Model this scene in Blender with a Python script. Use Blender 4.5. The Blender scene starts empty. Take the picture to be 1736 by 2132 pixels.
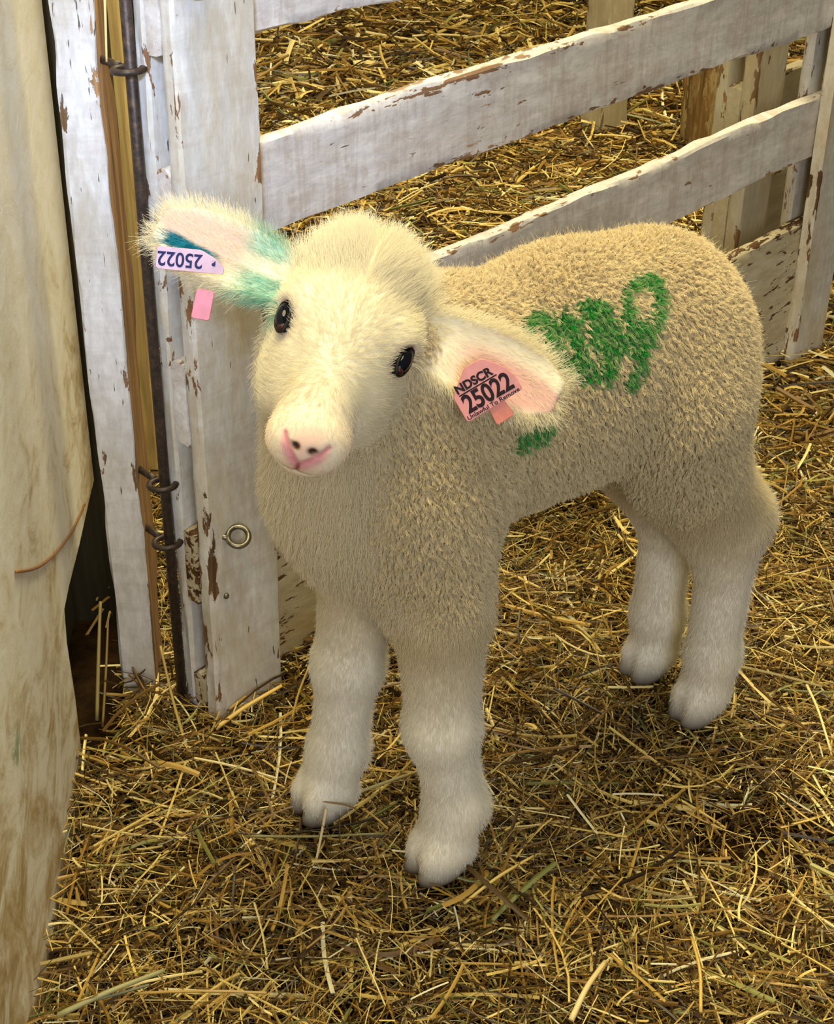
# ---------------------------------------------------------------- imports
import bpy, math, random
import numpy as np
from mathutils import Vector, Matrix
rng = np.random.default_rng(7)
random.seed(7)
scene = bpy.context.scene
COL = scene.collection
V3 = lambda *a: np.array(a, float)

# ---------------------------------------------------------------- camera
FPX, PITCH, ROLL = 3294.23, 0.5488, 0.0145          # focal in pixels of the 1736 x 2132 frame
CAM = V3(0, 0, 1.0)
FW = V3(0, math.cos(PITCH), -math.sin(PITCH))
UP0 = V3(0, math.sin(PITCH), math.cos(PITCH))
RT0 = V3(1, 0, 0)
# image x axis / y axis (down) in the world, with the small roll of the phone
cr, sr = math.cos(ROLL), math.sin(ROLL)
RT = cr * RT0 + sr * UP0
UP = cr * UP0 - sr * RT0
cd = bpy.data.cameras.new('camera')
cd.sensor_fit = 'VERTICAL'; cd.sensor_height = 24.0
cd.lens = FPX / 2132 * 24.0
cd.clip_start = 0.02; cd.clip_end = 60
cam = bpy.data.objects.new('camera', cd); COL.objects.link(cam)
cam.matrix_world = Matrix(((RT[0], UP[0], -FW[0], CAM[0]), (RT[1], UP[1], -FW[1], CAM[1]),
                           (RT[2], UP[2], -FW[2], CAM[2]), (0, 0, 0, 1)))
scene.camera = cam

# ---------------------------------------------------------------- light and exposure
w = bpy.data.worlds.new('barn_air'); scene.world = w; w.use_nodes = True
w.node_tree.nodes['Background'].inputs[0].default_value = (1.0, 0.90, 0.62, 1)
w.node_tree.nodes['Background'].inputs[1].default_value = 0.13
def area(name, loc, aim, size, power, color, spread=180):
    l = bpy.data.lights.new(name, 'AREA'); l.shape = 'DISK'; l.size = size
    l.energy = power; l.color = color; l.spread = math.radians(spread)
    o = bpy.data.objects.new(name, l); COL.objects.link(o)
    o.location = loc
    o.rotation_euler = (Vector(aim) - Vector(loc)).to_track_quat('-Z', 'Y').to_euler()
    return o
area('barn_lamp', (-0.10, 1.02, 2.7), (0.05, 1.15, 0.3), 1.20, 48, (1.0, 0.87, 0.50))
area('rear_lamp', (0.62, 2.95, 2.3), (0.25, 1.3, 0.2), 1.30, 52, (1.0, 0.87, 0.52))
area('aisle_daylight', (0.45, -1.45, 1.5), (0.0, 1.3, 0.25), 1.0, 22, (0.88, 0.92, 1.0))
sl = bpy.data.lights.new('door_daylight', 'SPOT'); sl.energy = 290; sl.color = (0.52, 0.66, 1.0); sl.spot_size = math.radians(17); sl.spot_blend = 1.0
sl.shadow_soft_size = 0.16
so0 = bpy.data.objects.new('door_daylight', sl); COL.objects.link(so0); so0.location = (-0.10, -1.0, 1.9)
so0.rotation_euler = (Vector((-0.27, 1.25, 0.74)) - so0.location).to_track_quat('-Z', 'Y').to_euler()
vs = scene.view_settings
scene.display_settings.display_device = 'sRGB'
vs.view_transform = 'Standard'; vs.look = 'None'; vs.gamma = 1.0; vs.use_curve_mapping = False
vs.exposure = 0.42
scene.cycles.use_denoising = True
scene.cycles.max_bounces = 6; scene.cycles.diffuse_bounces = 3; scene.cycles.glossy_bounces = 2
scene.cycles.transparent_max_bounces = 4; scene.cycles.transmission_bounces = 2
scene.cycles.caustics_reflective = False; scene.cycles.caustics_refractive = False
scene.cycles.sample_clamp_indirect = 6
scene.cycles_curves.shape = 'RIBBONS'
scene.cycles_curves.subdivisions = 2

# ---------------------------------------------------------------- helpers
def link(name, data, parent=None):
    o = bpy.data.objects.new(name, data); COL.objects.link(o)
    if parent is not None: o.parent = parent
    return o
def empty(name, loc=(0, 0, 0), parent=None):
    o = link(name, None, parent); o.location = loc; o.empty_display_size = 0.05
    return o
def tag(o, label=None, cat=None, group=None, kind=None):
    if label: o['label'] = label
    if cat: o['category'] = cat
    if group: o['group'] = group
    if kind: o['kind'] = kind
    return o
def mesh_np(name, verts, quads=None, tris=None, smooth=True):
    """numpy arrays -> mesh"""
    me = bpy.data.meshes.new(name)
    verts = np.asarray(verts, np.float32)
    me.vertices.add(len(verts)); me.vertices.foreach_set('co', verts.ravel())
    loops = []; sizes = []
    if quads is not None and len(quads):
        loops.append(np.asarray(quads, np.int32).ravel()); sizes.append(np.full(len(quads), 4, np.int32))
    if tris is not None and len(tris):
        loops.append(np.asarray(tris, np.int32).ravel()); sizes.append(np.full(len(tris), 3, np.int32))
    loops = np.concatenate(loops); sizes = np.concatenate(sizes)
    me.loops.add(len(loops)); me.loops.foreach_set('vertex_index', loops)
    me.polygons.add(len(sizes))
    starts = np.concatenate(([0], np.cumsum(sizes)[:-1])).astype(np.int32)
    me.polygons.foreach_set('loop_start', starts)
    try: me.polygons.foreach_set('loop_total', sizes)
    except Exception: pass
    me.polygons.foreach_set('use_smooth', np.full(len(sizes), smooth, bool))
    me.update(calc_edges=True)
    return me
def attr_color(me, name, cols):
    a = me.attributes.new(name, 'FLOAT_COLOR', 'POINT')
    c = np.ones((len(cols), 4), np.float32); c[:, :3] = cols
    a.data.foreach_set('color', c.ravel())
def attr_float(me, name, vals):
    a = me.attributes.new(name, 'FLOAT', 'POINT'); a.data.foreach_set('value', np.asarray(vals, np.float32))
def srgb(r, g, b):
    c = np.array([r, g, b], float) / 255
    return np.where(c <= .04045, c / 12.92, ((c + .055) / 1.055) ** 2.4)
def S(r, g, b): return tuple(srgb(r, g, b)) + (1.0,)
def unit(v):
    v = np.asarray(v, float); return v / (np.linalg.norm(v, axis=-1, keepdims=True) + 1e-12)

class NT:
    """tiny shader-node builder"""
    def __init__(s, name):
        s.m = bpy.data.materials.new(name); s.m.use_nodes = True
        s.t = s.m.node_tree; s.n = s.t.nodes; s.l = s.t.links
        s.bsdf = s.n['Principled BSDF']; s.out = s.n['Material Output']
    def node(s, typ, **kw):
        n = s.n.new(typ)
        for k, v in kw.items():
            if k.startswith('i_'):
                key = k[2:]; key = int(key) if key.isdigit() else key.replace('_', ' ')
                s.put(n.inputs[key], v)
            else: setattr(n, k, v)
        return n
    def put(s, sock, v):
        if isinstance(v, bpy.types.NodeSocket): s.l.new(v, sock)
        else: sock.default_value = v
    def attr(s, name, typ='GEOMETRY'):
        return s.node('ShaderNodeAttribute', attribute_name=name, attribute_type=typ)
    def coord(s): return s.node('ShaderNodeTexCoord').outputs['Object']
    def map(s, v, scale, loc=(0, 0, 0), rot=(0, 0, 0)):
        n = s.node('ShaderNodeMapping'); s.put(n.inputs['Vector'], v)
        n.inputs['Scale'].default_value = scale; n.inputs['Location'].default_value = loc
        n.inputs['Rotation'].default_value = rot
        return n.outputs[0]
    def noise(s, v, scale, detail=4, rough=.55, dist=0):
        n = s.node('ShaderNodeTexNoise'); s.put(n.inputs['Vector'], v)
        n.inputs['Scale'].default_value = scale; n.inputs['Detail'].default_value = detail
        n.inputs['Roughness'].default_value = rough; n.inputs['Distortion'].default_value = dist
        return n.outputs['Fac']
    def ramp(s, f, stops, interp='LINEAR'):
        n = s.node('ShaderNodeValToRGB'); s.put(n.inputs[0], f); e = n.color_ramp.elements
        n.color_ramp.interpolation = interp
        while len(e) < len(stops): e.new(.5)
        for el, (p, c) in zip(e, stops):
            el.position = p; el.color = c if len(c) == 4 else tuple(c) + (1,)
        return n.outputs[0]
    def step(s, f, a, b):
        n = s.node('ShaderNodeMapRange', interpolation_type='SMOOTHSTEP'); s.put(n.inputs[0], f)
        n.inputs[1].default_value = a; n.inputs[2].default_value = b
        return n.outputs[0]
    def math(s, op, a, b=0.0):
        n = s.node('ShaderNodeMath', operation=op); s.put(n.inputs[0], a); s.put(n.inputs[1], b)
        return n.outputs[0]
    def mix(s, f, a, b, blend='MIX'):
        n = s.node('ShaderNodeMix', data_type='RGBA', blend_type=blend)
        s.put(n.inputs[0], f); s.put(n.inputs[6], a); s.put(n.inputs[7], b)
        return n.outputs[2]
    def bump(s, h, strength=.4, dist=.002):
        n = s.node('ShaderNodeBump'); s.put(n.inputs['Height'], h)
        n.inputs['Strength'].default_value = strength; n.inputs['Distance'].default_value = dist
        s.l.new(n.outputs[0], s.bsdf.inputs['Normal'])
    def base(s, c, rough=.7, spec=.3, metal=0):
        s.put(s.bsdf.inputs['Base Color'], c); s.put(s.bsdf.inputs['Roughness'], rough)
        s.bsdf.inputs['Specular IOR Level'].default_value = spec
        s.bsdf.inputs['Metallic'].default_value = metal
        return s.m
# ---------------------------------------------------------------- the lamb: body as one continuous surface
LM = V3(0.1163, 1.1714, 0.0)                 # ground point under the middle of the lamb
LF_ = V3(-0.8074, -0.5901, 0); LL_ = V3(0.5901, -0.8074, 0); LU_ = V3(0, 0, 1)
LR = np.stack([LF_, LL_, LU_], 1)            # columns: forward, lamb's left, up
def lw(p): return LM + LR @ np.asarray(p, float)          # lamb local -> world
def wl(P): return (np.asarray(P) - LM) @ LR               # world -> lamb local
# head frame
HV = unit(V3(0, math.cos(PITCH + 0.02), -math.sin(PITCH + 0.02)))
HP = CAM + 1.09 * (FW + (723 - 868) / FPX * RT - (687 - 1066) / FPX * UP)   # point between the eyes
TILT = math.radians(20.3); NOD = math.radians(34)
toc = unit(CAM - HP); sx = unit(np.cross(toc, np.cross(RT, toc))); sx = unit(RT - (RT @ toc) * toc); sdn = -unit(np.cross(toc, sx))
hx = math.cos(TILT) * sx + math.sin(TILT) * sdn
pd = -math.sin(TILT) * sx + math.cos(TILT) * sdn
hb = math.cos(NOD) * pd + math.sin(NOD) * toc
hc = math.cos(NOD) * toc - math.sin(NOD) * pd
HR = np.stack([hx, hb, hc], 1)
def hw(p): return HP + HR @ np.asarray(p, float)
def wh(P): return (np.asarray(P) - HP) @ HR

def axis_grid(lo, hi, fine, h0, h1, nose=None, h2=None):
    xs = [lo]
    while xs[-1] < hi:
        x = xs[-1]; h = h0
        if fine[0] - .01 < x < fine[1]: h = h1
        if nose and nose[0] < x < nose[1]: h = h2
        xs.append(x + h)
    return np.array(xs)
nz = hw((0, .1, 0))
gx = axis_grid(-0.36, 0.46, (-0.24, 0.20), .0045, .0024, (nz[0] - .03, nz[0] + .04), .0016)
gy = axis_grid(0.80, 1.50, (0.82, 1.10), .0045, .0024, (nz[1] - .03, nz[1] + .03), .0016)
gz = axis_grid(-0.02, 0.66, (0.36, 0.63), .0045, .0024, (nz[2] - .03, nz[2] + .035), .0016)
SD = np.full((len(gx), len(gy), len(gz)), .06, np.float32)
TG = np.zeros(SD.shape, np.uint8)
BEST = np.full(SD.shape, 1.0, np.float32)
def put(fn, lo, hi, k, tagid, mode='add'):
    i0, i1 = np.searchsorted(gx, [lo[0], hi[0]]); j0, j1 = np.searchsorted(gy, [lo[1], hi[1]]); k0, k1 = np.searchsorted(gz, [lo[2], hi[2]])
    X, Y, Z = np.meshgrid(gx[i0:i1], gy[j0:j1], gz[k0:k1], indexing='ij')
    P = np.stack([X, Y, Z], -1)
    d = fn(P).astype(np.float32)
    sl = (slice(i0, i1), slice(j0, j1), slice(k0, k1))
    a = SD[sl]
    if mode == 'add':
        h = np.clip(.5 + .5 * (a - d) / k, 0, 1)
        SD[sl] = a * (1 - h) + d * h - k * h * (1 - h)
        b = BEST[sl]; m = d < b
        TG[sl][m] = tagid; b[m] = d[m]
    else:
        h = np.clip(.5 - .5 * (a + d) / k, 0, 1)
        SD[sl] = a * (1 - h) - d * h + k * h * (1 - h)
        if tagid: TG[sl][d < .002] = tagid
def ell(c, r, k, tagid, frame='L', mode='add', rot=None):
    c = np.asarray(c, float); r = np.asarray(r, float)
    F, o = (LR, lw(c)) if frame == 'L' else (HR, hw(c))
    if rot is not None: F = F @ rot
    m = max(r) + .035 + k
    def fn(P):
        q = (P - o) @ F
        k0 = np.sqrt(((q / r) ** 2).sum(-1)); k1 = np.sqrt(((q / r ** 2) ** 2).sum(-1)) + 1e-9
        return k0 * (k0 - 1) / k1
    put(fn, o - m, o + m, k, tagid, mode)
def cap(a, b, ra, rb, k, tagid, frame='L', sy=1.0, mode='add'):
    T = lw if frame == 'L' else hw
    A, B = T(a), T(b); F = LR if frame == 'L' else HR
    m = max(ra, rb) / min(1, sy) + .035 + k
    def fn(P):
        q = (P - A) @ F; e = (B - A) @ F
        sc = V3(1, 1 / sy, 1) if frame == 'L' else V3(1, 1, 1)
        q = q * sc; e = e * sc
        t = np.clip((q @ e) / (e @ e + 1e-12), 0, 1)
        return (np.sqrt(((q - t[..., None] * e) ** 2).sum(-1)) - (ra + (rb - ra) * t)) * min(1, sy)
    put(fn, np.minimum(A, B) - m, np.maximum(A, B) + m, k, tagid, mode)
T_WOOL, T_NECK, T_HEAD, T_EAR, T_LEG, T_HOOF, T_NOSE = 1, 2, 3, 4, 5, 6, 7
# torso
cap((-.090, 0, .430), (-.005, 0, .431), .080, .088, .03, T_WOOL, sy=.86)
cap((-.005, 0, .430), (.115, 0, .428), .088, .084, .03, T_WOOL, sy=.82)
cap((-.03, 0, .415), (.110, 0, .398), .080, .080, .03, T_WOOL, sy=.80)
ell((-.096, 0, .424), (.078, .068, .086), .03, T_WOOL)
ell((.168, 0, .388), (.064, .068, .102), .03, T_WOOL)
ell((.190, -.006, .356), (.061, .066, .080), .03, T_NECK)
# neck
HL = wl(hw((0, -.03, -.05)))
cap((.135, 0, .455), HL, .070, .050, .04, T_NECK)
cap((.205, -.006, .385), wl(hw((0, .01, -.055))), .062, .044, .03, T_NECK)
# hind quarters and legs
for s, hx_, hy_, kx in ((1, -.186, .036, 0), (-1, -.194, -.046, -.004)):
    ell((-.104, s * .036, .395), (.064, .046, .085), .03, T_WOOL)
    cap((-.090, s * .044, .385), (-.112, s * .044, .320), .056, .043, .03, T_LEG)
    cap((-.112, s * .044, .320), (-.188 + kx, s * .041, .240), .043, .030, .03, T_LEG)
    cap((-.105, s * .042, .310), (-.172 + kx, s * .041, .190), .030, .018, .03, T_LEG)
    ell((-.193 + kx, s * .041, .232), (.025, .023, .028), .02, T_LEG)
    cap((-.187 + kx, s * .041, .225), (-.187 + kx, hy_, .075), .0260, .0225, .02, T_LEG)
    cap((-.190 + kx, hy_, .075), (hx_ + .000, hy_, .038), .0235, .023, .015, T_LEG)
    for q in (-1, 1):
        ell((hx_ + .006, hy_ + q * .0095, .026), (.027, .0130, .022), .008, T_LEG)
        ell((hx_ + .012, hy_ + q * .0095, .010), (.025, .0125, .011), .004, T_HOOF)
# front legs
for s, fx, fy, kn in ((1, .154, .060, .160), (-1, .196, -.062, .176)):
    cap((.158, s * .042, .385), (.160, s * .050, .285), .047, .037, .03, T_NECK)
    cap((.160, s * .052, .285), (kn, s * .058, .165), .0345, .0265, .025, T_LEG)
    ell((kn + .002, s * .058, .160), (.025, .025, .030), .015, T_LEG)
    cap((kn, s * .058, .160), (fx - .010, fy, .068), .0245, .0225, .015, T_LEG)
    cap((fx - .010, fy, .068), (fx, fy, .036), .0240, .0240, .015, T_LEG)
    for q in (-1, 1):
        ell((fx + .004, fy + q * .0105, .025), (.027, .0140, .023), .008, T_LEG)
        ell((fx + .009, fy + q * .0105, .009), (.026, .0130, .011), .004, T_HOOF)
# head
ell((0, -.044, -.028), (.044, .050, .046), .02, T_HEAD, 'H')
ell((0, -.008, -.010), (.041, .046, .032), .02, T_HEAD, 'H')
cap((0, .000, -.022), (0, .080, -.010), .035, .0205, .02, T_HEAD, 'H')
cap((0, .015, -.050), (0, .082, -.027), .028, .0180, .02, T_HEAD, 'H')
for s in (1, -1):
    ell((s * .027, .020, -.040), (.017, .034, .028), .02, T_HEAD, 'H')
    ell((s * .037, -.012, -.002), (.013, .017, .012), .012, T_HEAD, 'H')
    ell((s * .0115, .0845, -.015), (.0155, .018, .0160), .012, T_HEAD, 'H')
ell((0, .0895, -.008), (.0155, .013, .0150), .012, T_NOSE, 'H')
ell((0, .0845, -.031), (.019, .016, .011), .008, T_HEAD, 'H')
# nostrils, lip line and mouth drawn on the muzzle surface
def sd_at(P):
    out = []
    ix = [np.clip(np.searchsorted(g, P[:, q]) - 1, 0, len(g) - 2) for q, g in enumerate((gx, gy, gz))]
    fr = [(P[:, q] - g[ix[q]]) / (g[ix[q] + 1] - g[ix[q]]) for q, g in enumerate((gx, gy, gz))]
    v = 0
    for i in (0, 1):
        for j in (0, 1):
            for k in (0, 1):
                v = v + SD[ix[0] + i, ix[1] + j, ix[2] + k] * (fr[0] if i else 1 - fr[0]) * (fr[1] if j else 1 - fr[1]) * (fr[2] if k else 1 - fr[2])
    return v
def on_muzzle(a, c):
    bs = np.linspace(.125, .05, 400); v = sd_at(np.array([hw((a, b, c)) for b in bs]))
    return V3(a, bs[np.argmax(v < 0)], c)
def muz_line(pts): 
    t = np.linspace(0, len(pts) - 1, 6 * (len(pts) - 1) + 1); p = np.array(pts)
    return [on_muzzle(*(p[int(min(x, len(pts) - 2))] * (1 - (x - int(min(x, len(pts) - 2)))) + p[int(min(x, len(pts) - 2)) + 1] * (x - int(min(x, len(pts) - 2))))) for x in t]
SLITS = [muz_line([(s * .0155, .0035), (s * .0125, .0018), (s * .0085, -.0012), (s * .0045, -.0055), (0, -.0105)]) for s in (1, -1)]
PHIL = muz_line([(0, -.0105), (0, -.0230)])
MOUTH = [muz_line([(0, -.0230), (s * .007, -.0240), (s * .014, -.0240), (s * .021, -.0225)]) for s in (1, -1)]
HOLES = [on_muzzle(s * .0062, .0022) for s in (1, -1)]
for ln, r_ in ((SLITS[0], .0010), (SLITS[1], .0010), (PHIL, .0008), (MOUTH[0], .0009), (MOUTH[1], .0009)):
    for p, q in zip(ln[:-1], ln[1:]): cap(p, q, r_, r_, .0015, 0, 'H', mode='sub')
for p in HOLES: ell(p, (.0030, .0028, .0019), .0012, 0, 'H', mode='sub')
# eye sockets
EYES = {1: V3(.0420, .006, -.0035), -1: V3(-.0420, .006, -.0035)}
for s in (1, -1):
    ell(EYES[s] + V3(s * .004, 0, .003), (.0085, .0115, .0075), .004, 0, 'H', mode='sub')
# ears: cupped leaves
def ear_frame(base, tip, nrm):
    B, T = hw(base), hw(tip); L = np.linalg.norm(T - B); ax = (T - B) / L
    n = HR @ np.asarray(nrm, float); n = unit(n - (n @ ax) * ax); lat = np.cross(ax, n)
    return dict(B=B, L=L, ax=ax, n=n, lat=lat)
EARS = {1: ear_frame((.030, -.036, -.026), (.160, -.022, -.020), (-.15, .42, .85)),
        -1: ear_frame((-.030, -.036, -.026), (-.153, -.046, -.022), (.12, .12, .95))}
def ear_coords(e, P):
    q = P - e['B']; t = (q @ e['ax']) / e['L']; s = q @ e['lat']; h = q @ e['n']
    return t, s, h
def ear_w(t): 
    tt = np.clip(t, 0, 1)
    return .0155 + .0130 * np.sin(np.clip((tt - .05) / 1.0, 0, 1) * math.pi) ** .8 - .007 * np.clip((tt - .78) / .22, 0, 1) ** 1.5
def ear_h0(t, s): return 9.0 * s * s * (1.25 - .7 * np.clip(t, 0, 1)) - .006 * np.sin(np.clip(t, 0, 1) * 3.0)
for sgn, e in EARS.items():
    def fn(P, e=e):
        t, s, h = ear_coords(e, P)
        wd = ear_w(t); th = .0042 - .0016 * np.clip(t, 0, 1)
        ds = np.maximum(np.abs(s) - (wd - th), 0); dh = h - ear_h0(t, s)
        dt = np.maximum(np.maximum(t - .97, -t), 0) * e['L']
        return (np.sqrt(ds ** 2 + dh ** 2 + dt ** 2) - th) * .8
    A, Bp = e['B'], e['B'] + e['ax'] * e['L']
    put(fn, np.minimum(A, Bp) - .05, np.maximum(A, Bp) + .05, .010, T_EAR)

def surface_nets(D, gx, gy, gz):
    s = D < 0
    nx, ny, nz_ = D.shape
    c = [(i, j, k) for i in (0, 1) for j in (0, 1) for k in (0, 1)]
    cnt = sum(s[i:nx - 1 + i, j:ny - 1 + j, k:nz_ - 1 + k].astype(np.uint8) for i, j, k in c)
    act = np.argwhere((cnt > 0) & (cnt < 8))
    idx = np.full((nx - 1, ny - 1, nz_ - 1), -1, np.int64); idx[tuple(act.T)] = np.arange(len(act))
    acc = np.zeros((len(act), 3)); n = np.zeros(len(act))
    I, J, K = act.T
    def val(o): return D[I + o[0], J + o[1], K + o[2]].astype(float)
    for a in c:
        for ax in range(3):
            if a[ax]: continue
            b = list(a); b[ax] = 1
            va, vb = val(a), val(b); m = (va < 0) != (vb < 0)
            t = np.where(m, va / np.where(m, va - vb, 1), 0)
            p = np.tile(np.array(a, float), (len(act), 1)); p[:, ax] = t
            acc[m] += p[m]; n[m] += 1
    acc /= n[:, None]
    V = np.stack([g[i] + acc[:, q] * (g[i + 1] - g[i]) for q, (g, i) in enumerate(((gx, I), (gy, J), (gz, K)))], 1)
    quads = []
    for ax in range(3):
        sl0 = [slice(1, -1)] * 3; sl1 = [slice(1, -1)] * 3
        sl0[ax] = slice(0, -1); sl1[ax] = slice(1, None)
        m = s[tuple(sl0)] != s[tuple(sl1)]
        e = np.argwhere(m); off = np.ones(3, int); off[ax] = 0; e = e + off
        u, v = (ax + 1) % 3, (ax + 2) % 3
        def at(du, dv):
            q = e.copy(); q[:, u] -= du; q[:, v] -= dv; return idx[tuple(q.T)]
        q = np.stack([at(0, 0), at(1, 0), at(1, 1), at(0, 1)], 1)
        inside = s[tuple(e.T)]
        q[~inside] = q[~inside][:, ::-1]
        quads.append(q[:, ::-1])
    Q = np.concatenate(quads); Q = Q[(Q >= 0).all(1)]
    return V, Q, act
BV, BQ, BA = surface_nets(SD, gx, gy, gz)
BT = TG[tuple(BA.T)]
def largest(V, Q, T):
    lab = np.arange(len(V))
    while True:
        m = lab[Q].min(1); new = lab.copy()
        for c in range(4): np.minimum.at(new, Q[:, c], m)
        new = new[new]
        if (new == lab).all(): break
        lab = new
    u, n = np.unique(lab, return_counts=True); keep = lab == u[n.argmax()]
    mp = np.cumsum(keep) - 1
    return V[keep], mp[Q[keep[Q].all(1)]], T[keep]
BV, BQ, BT = largest(BV, BQ, BT)
# neighbour smoothing of positions (tiny) and of the region weights
E_ = np.concatenate([BQ[:, [0, 1]], BQ[:, [1, 2]], BQ[:, [2, 3]], BQ[:, [3, 0]]])
DEG = np.bincount(E_.ravel(), minlength=len(BV)).astype(float)
def nb_mean(x):
    o = np.zeros_like(x, dtype=float)
    for a, b in ((0, 1), (1, 0)):
        for c in range(x.shape[1]): o[:, c] += np.bincount(E_[:, a], x[E_[:, b], c], minlength=len(x))
    return o / DEG[:, None]
for it in range(2): BV = BV + .5 * (nb_mean(BV) - BV)
RW = np.zeros((len(BV), 8)); RW[np.arange(len(BV)), BT] = 1
for it in range(24): RW = .4 * RW + .6 * nb_mean(RW)
def vert_normals(V, Q):
    fn = np.cross(V[Q[:, 2]] - V[Q[:, 0]], V[Q[:, 3]] - V[Q[:, 1]])
    N = np.zeros_like(V)
    for c in range(4):
        for a in range(3): N[:, a] += np.bincount(Q[:, c], fn[:, a], minlength=len(V))
    return unit(N)
BN = vert_normals(BV, BQ)
if ((BV - BV.mean(0)) * BN).sum() < 0: BQ = BQ[:, ::-1].copy(); BN = -BN
# ---------------------------------------------------------------- lamb: colours, eyes, tags, wool and hair
lamb = tag(empty('lamb', LM), 'white lamb with a green number sprayed on its flank, standing in the straw', 'lamb')
WOOL = srgb(232, 216, 178); FACE = srgb(241, 232, 204); LEG = srgb(250, 244, 228); NECK = srgb(230, 214, 176)
PINK = srgb(226, 158, 160); DARK = srgb(62, 34, 26); GREEN = srgb(20, 152, 58); TEAL = srgb(20, 110, 128)
def seg_d(P, a, b):
    a, b = np.asarray(a, float), np.asarray(b, float); e = b - a
    t = np.clip(((P - a) @ e) / (e @ e), 0, 1); return np.linalg.norm(P - a - t[..., None] * e, axis=-1)
def sst(x, a, b):
    t = np.clip((x - a) / (b - a), 0, 1); return t * t * (3 - 2 * t)
# sprayed number, strokes on the flank plane: (forward, height)
SPRAY = [([(.0045, .5142), (.0009, .5251), (-.0138, .5255), (-.0277, .5142), (-.0323, .497), (-.0237, .485), (-.0058, .4876), (.004, .5001), (.0045, .5142)], .0075),
         ([(.0028, .4978), (-.0067, .4792), (-.0164, .4601), (-.0082, .4436)], .0085), ([(-.0287, .4939), (-.0228, .4708), (-.0138, .4608)], .0080),
         ([(.1051, .5125), (.1012, .521), (.0896, .5169), (.0797, .5058), (.0738, .4886), (.061, .4752)], .0085),
         ([(.0797, .5058), (.0663, .5121), (.0559, .4996), (.0494, .478), (.033, .4572)], .0085),
         ([(.048, .5171), (.0402, .5093), (.034, .4939), (.02, .4741), (.0171, .4548)], .0085),
         ([(.048, .5171), (.0286, .5123), (.0195, .4941), (.0052, .4742)], .0080), ([(.1004, .4238), (.0797, .4251)], .0105)]
SPV = unit(wl(CAM) - V3(.02, .072, .48))          # the way the can was pointed
def green_amount(L):
    g = np.zeros(len(L)); Q = L - SPV * ((L[:, 1] - .072) / SPV[1])[:, None]
    for pts, wd in SPRAY:
        for p, q in zip(pts[:-1], pts[1:]):
            d = seg_d(Q[:, [0, 2]], p, q); g = np.maximum(g, 1 - sst(d, wd * .35, wd * 1.45))
    return g * (L[:, 1] > .01)
def ear_paint(H, P, wear):
    """amount of teal dye and of pink skin on the two ears"""
    teal = np.zeros(len(P)); pale = np.zeros(len(P)); pink = np.zeros(len(P))
    for sgn, e in EARS.items():
        t, s, h = ear_coords(e, P); inn = (h > ear_h0(t, s) - .0005) & (t > .02) & (t < 1.05)
        wd = ear_w(t)
        sc_ = s - (.006 if sgn == 1 else .006); pk = (1 - sst(np.abs(sc_) / wd, .35, .85)) * sst(t, .28, .55) * inn
        pink = np.maximum(pink, pk * wear)
        if sgn == -1:
            teal = np.maximum(teal, sst(t, .52, .64) * (1 - sst(t, .88, .94)) * (1 - sst(np.abs(s + .0085), .004, .008)) * wear)
            pale = np.maximum(pale, wear * (t > .02) * np.maximum((1 - sst(np.abs(t - .34), .05, .22)) * sst(s, .004, .014) * .8, (1 - sst(np.abs(t - .22), .10, .32)) * sst(-s, -.004, .007) * .9))
    return teal, pale, pink
def skin_color(P):
    H, L = wh(P), wl(P); n = len(P)
    c = np.tile(WOOL, (n, 1))
    return H, L, c
H, L, bc = skin_color(BV)
R_ = RW / RW.sum(1, keepdims=True)
RWO, RLE, RNE = R_[:, T_WOOL].copy(), R_[:, T_LEG].copy(), R_[:, T_NECK].copy()
bn = .010 * np.sin(95 * L[:, 0] + 3 * np.sin(60 * L[:, 1])) + .008 * np.sin(170 * L[:, 0] + 140 * L[:, 1]); hi = sst(L[:, 2] + bn, .262, .360); hind = (1 - sst(L[:, 0], .02, .08)); tot = (RWO + RLE) * hind
RWO, RLE = RWO * (1 - hind) + tot * hi, RLE * (1 - hind) + tot * (1 - hi)
tot = RWO + RNE; curl = (1 - sst(L[:, 0] - .6 * L[:, 1], .150, .225)) * sst(L[:, 2] + bn, .262, .330); fore = sst(L[:, 0], .02, .08)
RWO, RNE = RWO * (1 - fore) + tot * curl * fore, RNE * (1 - fore) + tot * (1 - curl) * fore
lo_ = fore * (1 - sst(L[:, 2] + bn, .235, .300)); RLE = RLE + RNE * lo_; RNE = RNE * (1 - lo_)
R_[:, T_WOOL], R_[:, T_LEG], R_[:, T_NECK] = RWO, RLE, RNE
bc = (R_[:, [T_WOOL]] * WOOL * .74 + R_[:, [T_NECK]] * NECK * .85 + R_[:, [T_HEAD]] * FACE + R_[:, [T_NOSE]] * FACE + R_[:, [T_EAR]] * FACE  # skin under the wool darkened, standing in for shade between the locks
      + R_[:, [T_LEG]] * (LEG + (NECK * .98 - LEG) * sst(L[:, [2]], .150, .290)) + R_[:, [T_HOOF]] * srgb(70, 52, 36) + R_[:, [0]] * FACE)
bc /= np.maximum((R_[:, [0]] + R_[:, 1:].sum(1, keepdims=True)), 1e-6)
def lerp(c, col, m): return c * (1 - m[:, None]) + np.asarray(col) * m[:, None]
g = green_amount(L) * R_[:, T_WOOL]; bc = lerp(bc, GREEN, g)
te, pa, pk = ear_paint(H, BV, sst(R_[:, T_EAR], .2, .6))
bc = lerp(bc, srgb(210, 158, 152), pk * .85); bc = lerp(bc, srgb(120, 178, 158), pa); bc = lerp(bc, TEAL, te)
isH = (R_[:, T_HEAD] + R_[:, T_NOSE] + R_[:, 0]) > .3
def line_d(P, ln): return np.min([seg_d(P, p, q) for p, q in zip(ln[:-1], ln[1:])], 0)
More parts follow.
